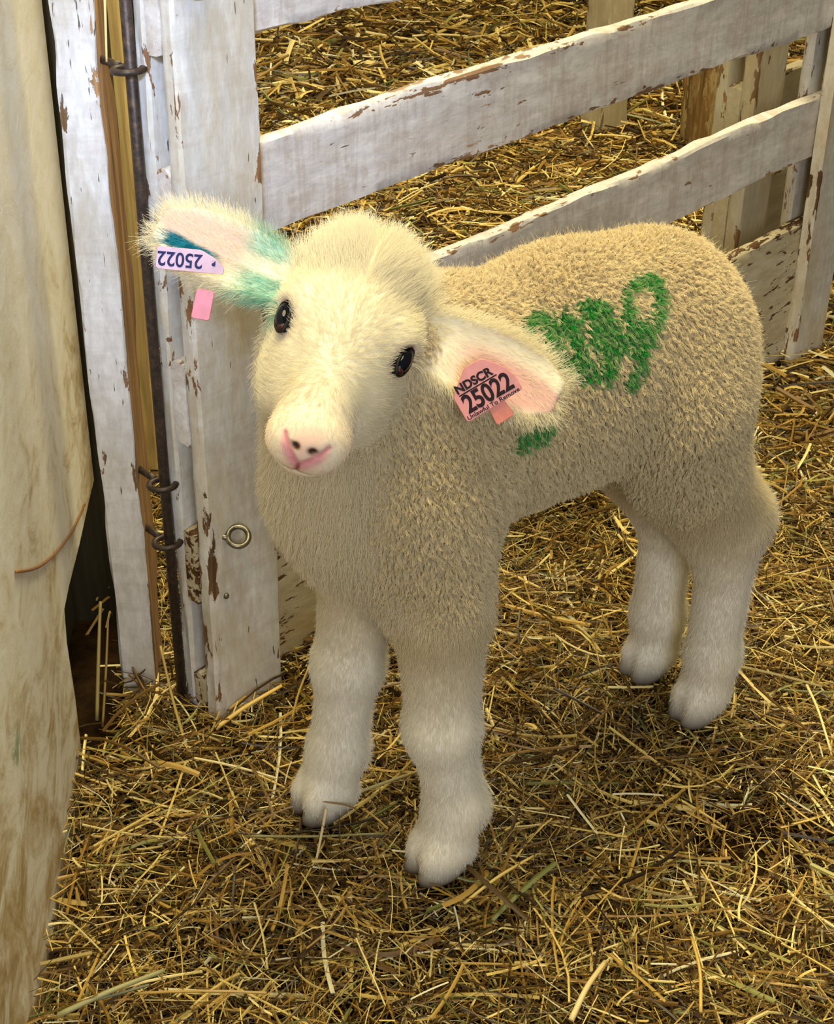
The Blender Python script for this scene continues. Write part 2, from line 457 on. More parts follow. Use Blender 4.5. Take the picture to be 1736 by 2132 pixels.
SL = np.minimum(line_d(H, SLITS[0]), line_d(H, SLITS[1])); MO = np.minimum(np.minimum(line_d(H, MOUTH[0]), line_d(H, MOUTH[1])), line_d(H, PHIL))
HO = np.min([np.linalg.norm((H - p) / V3(1.25, 1.2, .85), axis=1) for p in HOLES], 0)
nose_pad = seg_d(H, V3(0, .094, .002), V3(0, .100, -.012))
cl_ = np.interp(np.abs(H[:, 0]), [0, .0045, .0085, .0125, .0155, .022], [-.0105, -.0055, -.0012, .0018, .0035, .0055]); dlt = cl_ - H[:, 2]
nz_m = isH * sst(H[:, 1], .074, .084)
bc = lerp(bc, srgb(236, 196, 176), isH * (1 - sst(nose_pad, .006, .019)) * .9)
bc = lerp(bc, srgb(218, 148, 154), nz_m * sst(dlt, -.0006, .0012) * (1 - sst(dlt, .003, .014)) * (1 - sst(np.abs(H[:, 0]), .012, .021)) * .95)
bc = lerp(bc, srgb(200, 116, 124), isH * (1 - sst(SL, .0006, .0026)) * .9)
bc = lerp(bc, srgb(140, 66, 66), isH * (1 - sst(MO, .0008, .0024)) * .9)
bc = lerp(bc, srgb(150, 110, 84), isH * (1 - sst(HO, .0024, .0050)) * .6)
bc = lerp(bc, DARK, isH * (1 - sst(HO, .0020, .0034)) * .97)
for s in (1, -1):
    ed = np.linalg.norm((H - EYES[s]) / V3(1, 1.25, 1), axis=1)
    bc = lerp(bc, srgb(205, 165, 150), isH * (1 - sst(ed, .011, .017)) * .8)
    bc = lerp(bc, srgb(60, 40, 34), isH * (1 - sst(ed, .0095, .0125)) * .9)
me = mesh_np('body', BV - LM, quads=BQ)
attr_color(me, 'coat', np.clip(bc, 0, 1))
m = NT('lamb_skin'); a = m.attr('coat').outputs['Color']
n1 = m.noise(m.coord(), 260, 3, .6); m.bump(n1, .25, .001)
m.base(a, .75, .2); m.bsdf.inputs['Subsurface Weight'].default_value = .0
me.materials.append(m.m)
body = link('body', me, lamb)

# --- eyes
def uv_ellipsoid(r, nu=32, nv=20):
    u = np.linspace(0, 2 * math.pi, nu, endpoint=False); v = np.linspace(0, math.pi, nv)
    U, Vv = np.meshgrid(u, v); P = np.stack([np.cos(U) * np.sin(Vv), np.sin(U) * np.sin(Vv), np.cos(Vv)], -1).reshape(-1, 3) * r
    q = [(i * nu + j, (i + 1) * nu + j, (i + 1) * nu + (j + 1) % nu, i * nu + (j + 1) % nu) for i in range(nv - 1) for j in range(nu)]
    return P, np.array(q)
me_eye = NT('eyeball'); cc = me_eye.coord()
me_eye.base((.003, .004, .008, 1), .05, .22)
me_tear = NT('tear_corner'); me_tear.base(S(58, 28, 20), .4, .3)
lid_mat = NT('eyelid_skin'); lid_mat.base(S(26, 18, 16), .5, .25)
for s in (1, -1):
    nrm = unit(V3(s * .80, .10, .60)); lon = V3(s * .30, -.95, .05); lon = unit(lon - (lon @ nrm) * nrm); oth = np.cross(nrm, lon)
    F = HR @ np.stack([oth, lon, nrm], 1)
    P, q = uv_ellipsoid((.0066, .0122, .0080)); c = hw(EYES[s])
    eo = link('eye', mesh_np('eye', P @ F.T, quads=q), lamb); eo.location = c - LM; eo.data.materials.append(me_eye.m)
    eo['label'] = 'dark glossy eye'
    P2, q2 = uv_ellipsoid((.0036, .0026, .0033), 20, 12); off = F @ V3(0, -.0100, .0026)
    to = link('tear_corner', mesh_np('tear_corner', P2 @ F.T + off, quads=q2), eo); to.data.materials.append(me_tear.m)
    to['label'] = 'reddish brown inner eye corner'
    # rim of the eyelid: ring hugging the eye
    tt = np.linspace(0, 2 * math.pi, 40, endpoint=False); rg = []
    for i, ti in enumerate(tt):
        cx_, cy_ = .0069 * math.cos(ti), .0126 * math.sin(ti)
        for ph in np.linspace(0, 2 * math.pi, 8, endpoint=False):
            k = 1 + .0014 * math.cos(ph) / .010
            rg.append((cx_ * k, cy_ * k, .0030 + .0014 * math.sin(ph)))
    qq = [(i * 8 + j, ((i + 1) % 40) * 8 + j, ((i + 1) % 40) * 8 + (j + 1) % 8, i * 8 + (j + 1) % 8) for i in range(40) for j in range(8)]
    ro = link('eyelid', mesh_np('eyelid', np.array(rg) @ F.T, quads=np.array(qq)), eo); ro.data.materials.append(lid_mat.m)

# --- ear tags
def text_mesh(name, body_, size, mat, parent, M, bold=.0, extrude=.00012):
    cu = bpy.data.curves.new(name, 'FONT'); cu.body = body_; cu.size = size; cu.extrude = extrude; cu.offset = bold
    cu.align_x = 'CENTER'; cu.align_y = 'CENTER'
    tmp = bpy.data.objects.new('tmp', cu); COL.objects.link(tmp)
    dg = bpy.context.evaluated_depsgraph_get(); mm = bpy.data.meshes.new_from_object(tmp.evaluated_get(dg))
    bpy.data.objects.remove(tmp); mm.name = name; mm.materials.clear(); mm.materials.append(mat)
    o = link(name, mm, parent); o.matrix_local = M
    return o
def plate(name, poly, th, mat, parent):
    """rounded plastic plate from a 2D outline"""
    poly = np.asarray(poly, float); pts = []
    n = len(poly)
    for i in range(n):
        a, b, c = poly[i - 1], poly[i], poly[(i + 1) % n]
        r = min(.0022, .3 * np.linalg.norm(a - b), .3 * np.linalg.norm(c - b)); p0 = b + unit(a - b) * r; p1 = b + unit(c - b) * r
        for t in np.linspace(0, 1, 5): pts.append((1 - t) ** 2 * p0 + 2 * t * (1 - t) * b + t * t * p1)
    pts = np.array(pts); m_ = len(pts); cen = pts.mean(0)
    V, Q, T = [], [], []
    for z, sh in ((-th / 2, .96), (-th / 4, 1), (th / 4, 1), (th / 2, .96)):
        V += [(*(cen + (p - cen) * (1 if sh == 1 else 1 - .0004 / max(np.linalg.norm(p - cen), 1e-4))), z) for p in pts]
    for r in range(3):
        for i in range(m_): Q.append((r * m_ + i, r * m_ + (i + 1) % m_, (r + 1) * m_ + (i + 1) % m_, (r + 1) * m_ + i))
    V += [(*cen, -th / 2), (*cen, th / 2)]
    for i in range(m_):
        T.append((4 * m_, (i + 1) % m_, i)); T.append((4 * m_ + 1, 3 * m_ + i, 3 * m_ + (i + 1) % m_))
    o = link(name, mesh_np(name, V, quads=Q, tris=T, smooth=False), parent); o.data.materials.append(mat)
    return o
def plastic(name, c):
    m = NT(name); n = m.noise(m.coord(), 90, 3); m.base(m.mix(m.step(n, .35, .75), c, tuple(np.array(c[:3]) * .82) + (1,)), .38, .45)
    m.bsdf.inputs['Subsurface Weight'].default_value = .0
    return m.m
tag_pink = plastic('tag_pink', S(218, 136, 130)); tag_lilac = plastic('tag_lilac', S(194, 156, 176)); tag_back = plastic('tag_back', S(212, 120, 140))
tag_coral = plastic('tag_coral', S(222, 118, 88))
ink = NT('tag_ink'); ink.base(S(38, 18, 20), .6, .2); ink_blue = NT('tag_ink_blue'); ink_blue.base(S(28, 34, 84), .6, .2)
def frame_mat(o, x, y, z): return Matrix(((x[0], y[0], z[0], o[0]), (x[1], y[1], z[1], o[1]), (x[2], y[2], z[2], o[2]), (0, 0, 0, 1)))
def img_dir(deg):      # a direction that lies across the line of sight at the head, anticlockwise from the image's right
    a = math.radians(deg); return math.cos(a) * sx - math.sin(a) * sdn
# tag in the lamb's right ear: long strip, number upside down
e = EARS[-1]
def ear_pt(e, t, s, h): return e['B'] + e['ax'] * e['L'] * t + e['lat'] * s + e['n'] * h
tx = unit(img_dir(-5) - .10 * toc); tz = unit(toc - (toc @ tx) * tx); ty = np.cross(tz, tx)
o0 = ear_pt(e, .705, -.0236, .0125) - LM
P_ = [(-.0215, -.0068), (.0205, -.0070), (.0208, -.0030), (.0165, .0015), (.0060, .0068), (-.0215, .0068)]
tg = plate('ear_tag', P_, .0016, tag_lilac, lamb); tg.matrix_local = frame_mat(o0, tx, ty, tz) @ Matrix.Diagonal((1.12, 1.14, 1, 1))
tg['label'] = 'lilac strip ear tag with the number upside down, in the ear held out to the side'
text_mesh('printed_number', '25022', .0122, ink_blue.m, tg, Matrix.Translation((-.0068, 0, .0010)) @ Matrix.Rotation(math.pi, 4, 'Z') @ Matrix.Diagonal((.92, 1.0, 1, 1)), .0002)
text_mesh('printed_mark', 'B', .0040, ink_blue.m, tg, Matrix.Translation((.0140, -.0006, .0010)) @ Matrix.Rotation(math.pi, 4, 'Z'), .0003)
# its stud flap below the ear
fl = plate('tag_flap', [(-.0070, -.0105), (.0060, -.0110), (.0072, .0100), (-.0052, .0105)], .0015, tag_back, lamb)
fx_ = unit(img_dir(-8)); fy_ = unit(img_dir(78)); fy_ = unit(fy_ - (fy_ @ fx_) * fx_); fz_ = np.cross(fx_, fy_)
fl.matrix_local = frame_mat(ear_pt(e, .548, -.0435, -.002) - LM, fx_, fy_, fz_)
fl['label'] = 'plain pink tag half hanging below the ear'
# tag in the lamb's left ear
e = EARS[1]
tx = unit(img_dir(30.5) + .05 * toc); tz = unit(toc + .12 * sx - (toc + .12 * sx) @ tx * tx); ty = np.cross(tz, tx)
o1 = ear_pt(e, .592, .0172, .0150) - LM
P_ = [(-.0185, -.0130), (.0190, -.0120), (.0190, -.0040), (.0160, .0050), (.0075, .0160), (-.0040, .0165), (-.0185, .0045)]
tg2 = plate('ear_tag', P_, .0016, tag_pink, lamb); tg2.matrix_local = frame_mat(o1, tx, ty, tz) @ Matrix.Diagonal((1.22, 1.2, 1, 1))
tg2['label'] = 'pink ear tag reading 25022 in the drooping ear'
text_mesh('printed_number', '25022', .0155, ink.m, tg2, Matrix.Translation((.0003, -.0038, .0010)) @ Matrix.Diagonal((.80, 1.0, 1, 1)), .00042)
text_mesh('printed_letters', 'NDSCR', .0072, ink.m, tg2, Matrix.Translation((-.0035, .0068, .0010)), .0003)
text_mesh('printed_small_words', 'Unlawful To Remove', .0036, ink.m, tg2, Matrix.Translation((.0000, -.0108, .0010)) @ Matrix.Diagonal((1.12, 1.0, 1, 1)), .00005)
ul = plate('printed_line', [(-.0150, -.0004), (.0100, -.0004), (.0100, .0004), (-.0150, .0004)], .0003, ink.m, tg2); ul.location = (0, .0032, .0009)
fl2 = plate('tag_flap', [(-.0070, -.0090), (.0075, -.0085), (.0060, .0100), (-.0060, .0100)], .0015, tag_coral, lamb)
fl2.matrix_local = frame_mat(ear_pt(e, .715, .0262, .0085) - LM, tx, ty, tz)
fl2['label'] = 'coral tag half behind the number tag'

# --- hair: curves grown from the body surface
tri = np.concatenate([BQ[:, [0, 1, 2]], BQ[:, [0, 2, 3]]])
TA = .5 * np.linalg.norm(np.cross(BV[tri[:, 1]] - BV[tri[:, 0]], BV[tri[:, 2]] - BV[tri[:, 0]]), axis=1)
VIS = unit(CAM - BV); facing = (VIS * BN).sum(1)
def sample(wv, n_per_m2):
    ww = wv[tri].mean(1) * TA * n_per_m2; n = int(ww.sum())
    if n == 0: return np.zeros(0, int), None, None, None
    f = rng.choice(len(tri), n, p=ww / ww.sum()); u = rng.random((n, 2)); m = u.sum(1) > 1; u[m] = 1 - u[m]
    b = np.stack([1 - u.sum(1), u[:, 0], u[:, 1]], 1)
    P = (BV[tri[f]] * b[:, :, None]).sum(1); N = unit((BN[tri[f]] * b[:, :, None]).sum(1))
    C = (bc[tri[f]] * b[:, :, None]).sum(1)
    return f, P, N, C
HAIR = []
def add_hair(P, r0, r1, C): HAIR.append((P, r0, r1, C))      # P: n x k x 3
DOWN = V3(0, 0, -1)
def tang(v, N): return v - (v * N).sum(-1, keepdims=True) * N
backside = .55 + .45 * sst(facing, -.35, -.05)
# (a) curled wool locks on the trunk
w_wool = np.clip(R_[:, T_WOOL] * 1.2 - .05, 0, 1)
f, P, N, C = sample(w_wool * backside, 420000)
vox = np.floor((P + rng.uniform(0, .003, 3)) / .0029).astype(np.int64); key = vox @ np.array([73856093, 19349663, 83492791])
_, first = np.unique(key, return_index=True); f, P, N, C = f[first], P[first], N[first], C[first]
nT = len(P); K = 11; k = 6
lock_len = rng.uniform(.0060, .0095, nT) * (.45 + .55 * sst(R_[:, T_WOOL][tri[f]].mean(1), .2, .95)); phase = rng.uniform(0, 6.28, nT)
lean = unit(N * 1.0 + tang(np.tile(DOWN * .55 - LF_ * .15, (nT, 1)), N) + rng.normal(0, .28, (nT, 3)))
u1 = unit(np.cross(lean, V3(.3, .2, .9))); u2 = np.cross(lean, u1)
rad = .0019 * np.sqrt(rng.random((nT, K))); ang = rng.uniform(0, 6.28, (nT, K))
t1 = unit(np.cross(N, V3(.21, .35, .9))); t2 = np.cross(N, t1)
root = P[:, None] - N[:, None] * .0012 + (rad * np.cos(ang))[..., None] * t1[:, None] + (rad * np.sin(ang))[..., None] * t2[:, None]
tt = np.linspace(0, 1, k)
tip_off = rng.normal(0, .00026, (nT, K, 3)); ll = lock_len[:, None] * rng.uniform(.75, 1.1, (nT, K))
hair = np.empty((nT, K, k, 3))
turns = rng.uniform(3.5, 8.0, nT); cr_ = rng.uniform(.0007, .0016, nT)
for i, t in enumerate(tt):
    con = min(1, t * 1.5) ** .8
    axis_p = P[:, None] + lean[:, None] * (ll * t)[..., None] + DOWN * (t * t * .0022)
    helix = (np.cos(phase + turns * t)[:, None, None] * u1[:, None] + np.sin(phase + turns * t)[:, None, None] * u2[:, None]) * (cr_ * t)[:, None, None]
    hair[:, :, i] = (root + lean[:, None] * (ll * t)[..., None]) * (1 - con) + (axis_p + helix + tip_off * (1 + 1.3 * t)) * con
Lc = wl(P); ga = green_amount(Lc) * np.clip(R_[:, T_WOOL][tri[f]].mean(1) * 1.4, 0, 1)
gm = (rng.random(nT) < ga * 1.05) * np.clip(ga + .4, 0, 1) * rng.uniform(.55, 1, nT)
lc = np.where(rng.random(nT)[:, None] < .25, WOOL * .86, WOOL)
lc = WOOL * rng.normal(1, .07, (nT, 1)) * (1 - R_[:, [T_NECK]][tri[f]].mean(1)) + NECK * rng.normal(1, .05, (nT, 1)) * R_[:, [T_NECK]][tri[f]].mean(1)
lc = lerp(lc, GREEN * 1.1, gm)
CC = np.repeat(lc[:, None], K, 1) * rng.normal(1, .06, (nT, K, 1))
add_hair(hair.reshape(-1, k, 3), .00022, .00012, CC.reshape(-1, 3))
# short undercoat between the locks
f2, P2, N2, C2 = sample(w_wool * backside, 420000)
n = len(P2); d = unit(N2 + rng.normal(0, .55, (n, 3))); t_ = np.linspace(0, 1, 3)[None, :, None]; g_ = green_amount(wl(P2)) * (rng.random(n) < .7)
add_hair(P2[:, None] - N2[:, None] * .0005 + d[:, None] * t_ * rng.uniform(.0025, .0045, n)[:, None, None], .00020, .00012, lerp(WOOL * .92 * rng.normal(1, .07, (n, 1)), GREEN, g_))
# fine outer fuzz over the wool
f, P, N, C = sample(w_wool * backside, 80000)
n = len(P); d = unit(N + tang(np.tile(DOWN * .4, (n, 1)), N) + rng.normal(0, .35, (n, 3))); le = rng.uniform(.006, .012, n)
tt = np.linspace(0, 1, 4)[None, :, None]; cv = rng.normal(0, .35, (n, 3))
hp = P[:, None] + d[:, None] * (le[:, None, None] * tt) + (cv * le[:, None])[:, None] * tt ** 2 * .6
g_ = green_amount(wl(P)) * (R_[:, T_WOOL][tri[f]].mean(1) > .5) * (rng.random(n) < .6)
add_hair(hp, .00010, .00005, lerp(WOOL * 1.04 * rng.normal(1, .05, (n, 1)), GREEN, g_))
# (b) straight coat: neck, head, ears, legs
def coat(wv, dens, fn, r0, r1, k=4):
    f, P, N, C = sample(wv * backside, dens)
    n = len(P); flow, lift, le, curve, col = fn(P, N, C, f)
    fl = unit(tang(flow, N)); d0 = unit(N * np.asarray(lift)[:, None] + fl + rng.normal(0, .16, (n, 3)))
    t = np.linspace(0, 1, k)[None, :, None]; le = np.asarray(le)
    bend = (fl * np.asarray(curve)[:, None] + rng.normal(0, .12, (n, 3)))
    hp = P[:, None] - N[:, None] * .0004 + d0[:, None] * le[:, None, None] * t + bend[:, None] * le[:, None, None] * t ** 2
    add_hair(hp, r0, r1, np.clip(col * rng.normal(1, .045, (n, 1)), 0, 1))
cl = rng.normal(0, 1, (400, 3))
def clump_noise(P, sc):
    q = P * sc; return np.sin(q @ V3(1.3, 2.1, .7) + 2 * np.sin(q @ V3(-.9, .6, 1.7))) * np.cos(q @ V3(.4, -1.6, 1.1) + 1.5 * np.sin(q @ V3(1.9, .3, -.8)))
def fn_neck(P, N, C, f):
    n = len(P); q = clump_noise(P, 330); q2 = clump_noise(P + .3, 300)
    flow = DOWN + .35 * q[:, None] * LL_ + .25 * q2[:, None] * LF_
    return flow, .65 + .35 * q2, rng.uniform(.008, .013, n) * (.5 + .5 * sst(R_[:, T_NECK][tri[f]].mean(1), .1, .8)), np.full(n, .35), lerp(np.tile(NECK, (n, 1)), LEG, rng.random(n) * .6)
coat(np.clip(R_[:, T_NECK] * 1.2, 0, 1), 620000, fn_neck, .00017, .00006, 5)
def fn_leg(P, N, C, f):
    n = len(P); l = wl(P); nl = N @ LR; back = sst(-nl[:, 0], .15, .75); q = clump_noise(P, 420)
    up_ = sst(l[:, 2], .16, .30)
    flow = DOWN + .22 * q[:, None] * LL_ - .35 * back[:, None] * LF_
    le = rng.uniform(.004, .0065, n) + .0050 * back + .002 * up_
    le *= np.where(l[:, 2] < .045, .75, 1)
    return flow, .30 + .45 * back + .2 * up_ + .1 * q, le, np.full(n, .25), lerp(np.tile(LEG, (n, 1)), NECK * .98, sst(l[:, 2], .150, .290))
coat(np.clip(R_[:, T_LEG] * 1.3 - R_[:, T_HOOF], 0, 1), 900000, fn_leg, .00016, .00006)
eyed = np.minimum(*[np.linalg.norm((H - EYES[s]) / V3(1, 1.3, 1), axis=1) for s in (1, -1)])
bare = sst(eyed, .0105, .0125) * sst(SL, .003, .008) * sst(MO, .0022, .0055) * (.08 + .92 * sst(nose_pad, .009, .017)) * sst(HO, .004, .007)
def fn_head(P, N, C, f):
    n = len(P); h = wh(P); q = clump_noise(P, 360); q2 = clump_noise(P + .2, 250)
    crown = sst(-h[:, 1], .015, .050); muzz = sst(h[:, 1], .045, .085)
    a, b = h[:, 0], h[:, 1] - .040
    fl_face = a[:, None] * 1.6 * hx + np.where(b < 0, b * 1.2, b * .8)[:, None] * hb + .02 * q[:, None] * hx
    fl_crown = (-.8 * hb + .2 * hc) + np.sign(a)[:, None] * .35 * hx + .45 * q2[:, None] * hx + .3 * q[:, None] * hb
    fl = unit(fl_face) * (1 - crown[:, None]) + fl_crown * crown[:, None]
    le = rng.uniform(.005, .0085, n) * (1 - .55 * muzz) + crown * rng.uniform(.006, .016, n)
    return fl, .22 + .55 * crown + .08 * q, le, .15 + .0 * a, lerp(np.tile(FACE, (n, 1)), srgb(240, 214, 200), muzz * .6)
coat(np.clip(R_[:, T_HEAD] + R_[:, 0] + .3 * R_[:, T_NOSE] - .0, 0, 1) * bare, 1250000, fn_head, .00013, .00005, 5)
def fn_ear(P, N, C, f):
    n = len(P); fl = np.zeros((n, 3)); le = np.full(n, .008); lift = np.full(n, .3)
    dist = [np.linalg.norm(P - (e['B'] + .5 * e['L'] * e['ax']), axis=1) for e in (EARS[1], EARS[-1])]
    col = np.tile(FACE, (n, 1))
    for i, sgn in enumerate((1, -1)):
        e = EARS[sgn]; m = dist[i] <= dist[1 - i]; t, s, h = ear_coords(e, P); wd = ear_w(t)
        edge = sst(np.abs(s) / wd, .60, .95); inn = (h > ear_h0(t, s)); tipz = sst(t, .85, 1.0)
        fl_ = e['ax'] * (.8 + .6 * tipz[:, None]) + np.sign(s)[:, None] * e['lat'] * (.25 + .9 * edge[:, None])
        l_ = rng.uniform(.006, .009, n) + .007 * edge * rng.random(n) + .006 * tipz * rng.random(n)
        keep_short = inn & (edge < .5) & (t > .25)
        l_ = np.where(keep_short, l_ * np.where(rng.random(n) < (.18 if sgn == 1 else .60), .95, .02), l_)
        fl[m] = fl_[m]; le[m] = l_[m]; lift[m] = (.22 + .35 * edge)[m]
    te, pa, pk = ear_paint(wh(P), P, np.ones(n))
    col = lerp(col, srgb(122, 182, 162), pa * (rng.random(n) < .8)); col = lerp(col, TEAL, np.clip(te * 1.2, 0, 1))
    return fl, lift, le, np.full(n, .1), col
coat(np.clip(R_[:, T_EAR] * 1.3, 0, 1), 1000000, fn_ear, .00013, .00005, 5)
# pale eyelashes
for s in (1, -1):
    n = 60; th = rng.uniform(-2.6, -.6, n)
    nrm = unit(V3(s * .80, .10, .60)); lon = V3(s * .30, -.95, .05); lon = unit(lon - (lon @ nrm) * nrm); oth = np.cross(nrm, lon)
    th = rng.uniform(.3, 2.8, n)
    base = np.array([EYES[s] + oth * .0085 * math.cos(a) + lon * .0130 * math.sin(a) + nrm * .003 for a in th])
    dr = unit(np.array([oth * math.cos(a) * .5 + lon * math.sin(a) * .6 + nrm * .6 for a in th]) + rng.normal(0, .15, (n, 3)))
    t = np.linspace(0, 1, 4)[None, :, None]
    pp = base[:, None] + dr[:, None] * t * .010 + V3(0, .004, -.001) * t ** 2
    add_hair(HP + pp @ HR.T, .00018, .00006, np.tile(FACE * .9, (n, 1)))
def grow(name, sets, parent, mat):
    hc_ = bpy.data.hair_curves.new(name)
    sizes = np.concatenate([np.full(len(s[0]), s[0].shape[1], np.int32) for s in sets])
    hc_.add_curves(sizes.tolist())
    pos = np.concatenate([s[0].reshape(-1, 3) for s in sets]) - LM
    hc_.attributes['position'].data.foreach_set('vector', pos.astype(np.float32).ravel())
    rad = np.concatenate([np.broadcast_to(np.linspace(s[1], s[2], s[0].shape[1]), s[0].shape[:2]).ravel() for s in sets])
    ra = hc_.attributes.get('radius') or hc_.attributes.new('radius', 'FLOAT', 'POINT')
    ra.data.foreach_set('value', rad.astype(np.float32))
    ca = hc_.attributes.new('coat', 'FLOAT_COLOR', 'CURVE')
    c4 = np.ones((len(sizes), 4), np.float32); c4[:, :3] = np.concatenate([s[3] for s in sets]); ca.data.foreach_set('color', c4.ravel())
    hc_.materials.append(mat)
    o = link(name, hc_, parent)
    print('HAIR', name, len(sizes), len(pos))
    return o
hm = NT('wool_fibre'); hm.n.remove(hm.bsdf)
ha = hm.attr('coat').outputs['Color']
df = hm.node('ShaderNodeBsdfDiffuse'); hm.put(df.inputs[0], ha)
tr = hm.node('ShaderNodeBsdfTranslucent'); hm.put(tr.inputs[0], ha)
mx = hm.node('ShaderNodeMixShader'); mx.inputs[0].default_value = .28
hm.l.new(df.outputs[0], mx.inputs[1]); hm.l.new(tr.outputs[0], mx.inputs[2]); hm.l.new(mx.outputs[0], hm.out.inputs[0])
grow('wool', HAIR[:3], lamb, hm.m)['label'] = 'curly cream wool with green spray marks'
grow('coat_hair', HAIR[3:], lamb, hm.m)['label'] = 'straight white hair on face, neck and legs'
# ---------------------------------------------------------------- materials of the pen
def painted(name, paint, wood=(112, 78, 48), chip=.0, grime=.5, wear=1.0, fleck=.5, grime_col=(176, 152, 104), fine=1.0, streak=0.0):
    m = NT(name); co = m.coord()
    oi = m.node('ShaderNodeObjectInfo'); off = m.node('ShaderNodeVectorMath', operation='SCALE')
    off.inputs[0].default_value = (7.3, 3.1, 5.7); m.put(off.inputs['Scale'], m.math('MULTIPLY', oi.outputs['Random'], 9.0))
    ad = m.node('ShaderNodeVectorMath', operation='ADD'); m.put(ad.inputs[0], co); m.put(ad.inputs[1], off.outputs[0]); co = ad.outputs[0]
    edge = m.attr('edge').outputs['Fac']; bare = m.attr('bare').outputs['Fac']
    g = m.noise(m.map(co, (5, 75, 75)), 1, 6, .6, .4)          # wood grain
    woodc = m.ramp(g, [(.25, S(*[v * .45 for v in wood])), (.5, S(*wood)), (.75, S(*[min(255, v * 1.45) for v in wood]))])
    c1 = m.noise(m.map(co, (22 * fine, 70 * fine, 70 * fine)), 1, 6, .62, .3)
    c2 = m.noise(m.map(co, (5, 9, 9)), 1, 3, .5)
    e = m.math('MULTIPLY', m.step(edge, .010, .0), .20 * wear)
    cv = m.math('ADD', m.math('ADD', c1, m.math('MULTIPLY', m.math('SUBTRACT', c2, .5), .45)), e)
    chipm = m.step(cv, .735 - chip, .755 - chip)
    chipm = m.math('MAXIMUM', chipm, m.step(m.math('ADD', bare, m.math('MULTIPLY', m.math('SUBTRACT', c1, .5), 1.1)), .55, .62))
    f1 = m.noise(m.map(co, (38, 260, 260)), 1, 2, .5); f2 = m.noise(m.map(co, (4, 6, 6)), 1, 2)
    fl = m.step(m.math('ADD', f1, m.math('MULTIPLY', m.math('SUBTRACT', f2, .5), .3)), .80 - .12 * fleck, .84 - .12 * fleck)
    gr1 = m.noise(m.map(co, (6, 14, 14)), 1, 5, .65, .6); gr2 = m.noise(m.map(co, (60, 160, 160)), 1, 4, .7)
    gm = m.math('MULTIPLY', m.step(m.math('ADD', gr1, m.math('MULTIPLY', gr2, .35)), .48, .92), grime)
    pc = m.mix(m.step(m.noise(m.map(co, (30, 110, 110)), 1, 5, .7), .35, .7), S(*[v * .90 for v in paint]), S(*paint))
    if streak:
        k1 = m.noise(m.map(co, (85, 9, 9)), 1, 5, .7, .8); k2 = m.noise(m.map(co, (26, 30, 30)), 1, 5, .75, 1.0)
        pc = m.mix(m.math('MULTIPLY', m.step(m.math('ADD', m.math('MULTIPLY', k1, .5), m.math('MULTIPLY', k2, .5)), .44, .62), streak), pc, S(168, 142, 120))
    pc = m.mix(gm, pc, S(*grime_col))
    pc = m.mix(m.math('MULTIPLY', fl, .85), pc, S(58, 38, 24))
    col = m.mix(chipm, pc, woodc)
    h = m.math('SUBTRACT', m.math('MULTIPLY', g, .35), m.math('MULTIPLY', chipm, .8))
    h = m.math('ADD', h, m.math('MULTIPLY', gr2, .5))
    m.bump(h, .55, .0012)
    return m.base(col, .62, .3)
def bare_wood(name, wood, dark=.45):
    m = NT(name); co = m.coord()
    g = m.noise(m.map(co, (4, 70, 70)), 1, 7, .6, .5); g2 = m.noise(m.map(co, (9, 20, 20)), 1, 3)
    c = m.ramp(g, [(.28, S(*[v * dark for v in wood])), (.5, S(*wood)), (.72, S(*[min(255, v * 1.25) for v in wood]))])
    c = m.mix(m.math('MULTIPLY', m.step(g2, .5, .75), .5), c, S(*[v * .55 for v in wood]))
    m.bump(g, .4, .001)
    return m.base(c, .75, .25)
white_gate = painted('gate_paint', (230, 228, 222), wood=(128, 92, 62), chip=-.015, grime=.6, wear=.95, fleck=.7, grime_col=(186, 162, 108), streak=.25)
white_rail = painted('rail_paint', (246, 242, 238), wood=(146, 112, 82), chip=.020, grime=.42, wear=.75, fleck=.45, grime_col=(176, 158, 136), fine=1.5, streak=.45)
white_low = painted('low_rail_paint', (222, 212, 184), wood=(92, 62, 34), chip=.145, grime=.7, wear=.5, fleck=.5, fine=1.9)
white_post = painted('post_paint', (236, 232, 226), wood=(138, 106, 72), chip=-.02, grime=.65, wear=.6, fleck=1.0, grime_col=(176, 162, 130), fine=1.3, streak=.25)
white_back = painted('far_paint', (198, 190, 166), wood=(120, 92, 60), chip=.02, grime=.6, wear=.8, fleck=.4)
pale_bare = bare_wood('bare_timber', (236, 206, 146), .7)
iron = NT('iron'); ni = iron.noise(iron.coord(), 160, 5, .7)
iron.base(iron.ramp(ni, [(.3, S(44, 36, 32)), (.55, S(74, 62, 54)), (.75, S(104, 78, 56))]), .48, .5, .55); iron.bump(ni, .4, .0008)
steel = NT('steel'); ns = steel.noise(steel.coord(), 120, 5, .7)
steel.base(steel.ramp(ns, [(.3, S(70, 66, 56)), (.6, S(138, 132, 114))]), .36, .5, .8)
rust = NT('rust'); nr = rust.noise(rust.coord(), 140, 5, .7)
rust.base(rust.ramp(nr, [(.3, S(84, 40, 18)), (.7, S(150, 78, 34))]), .6, .4, .3)

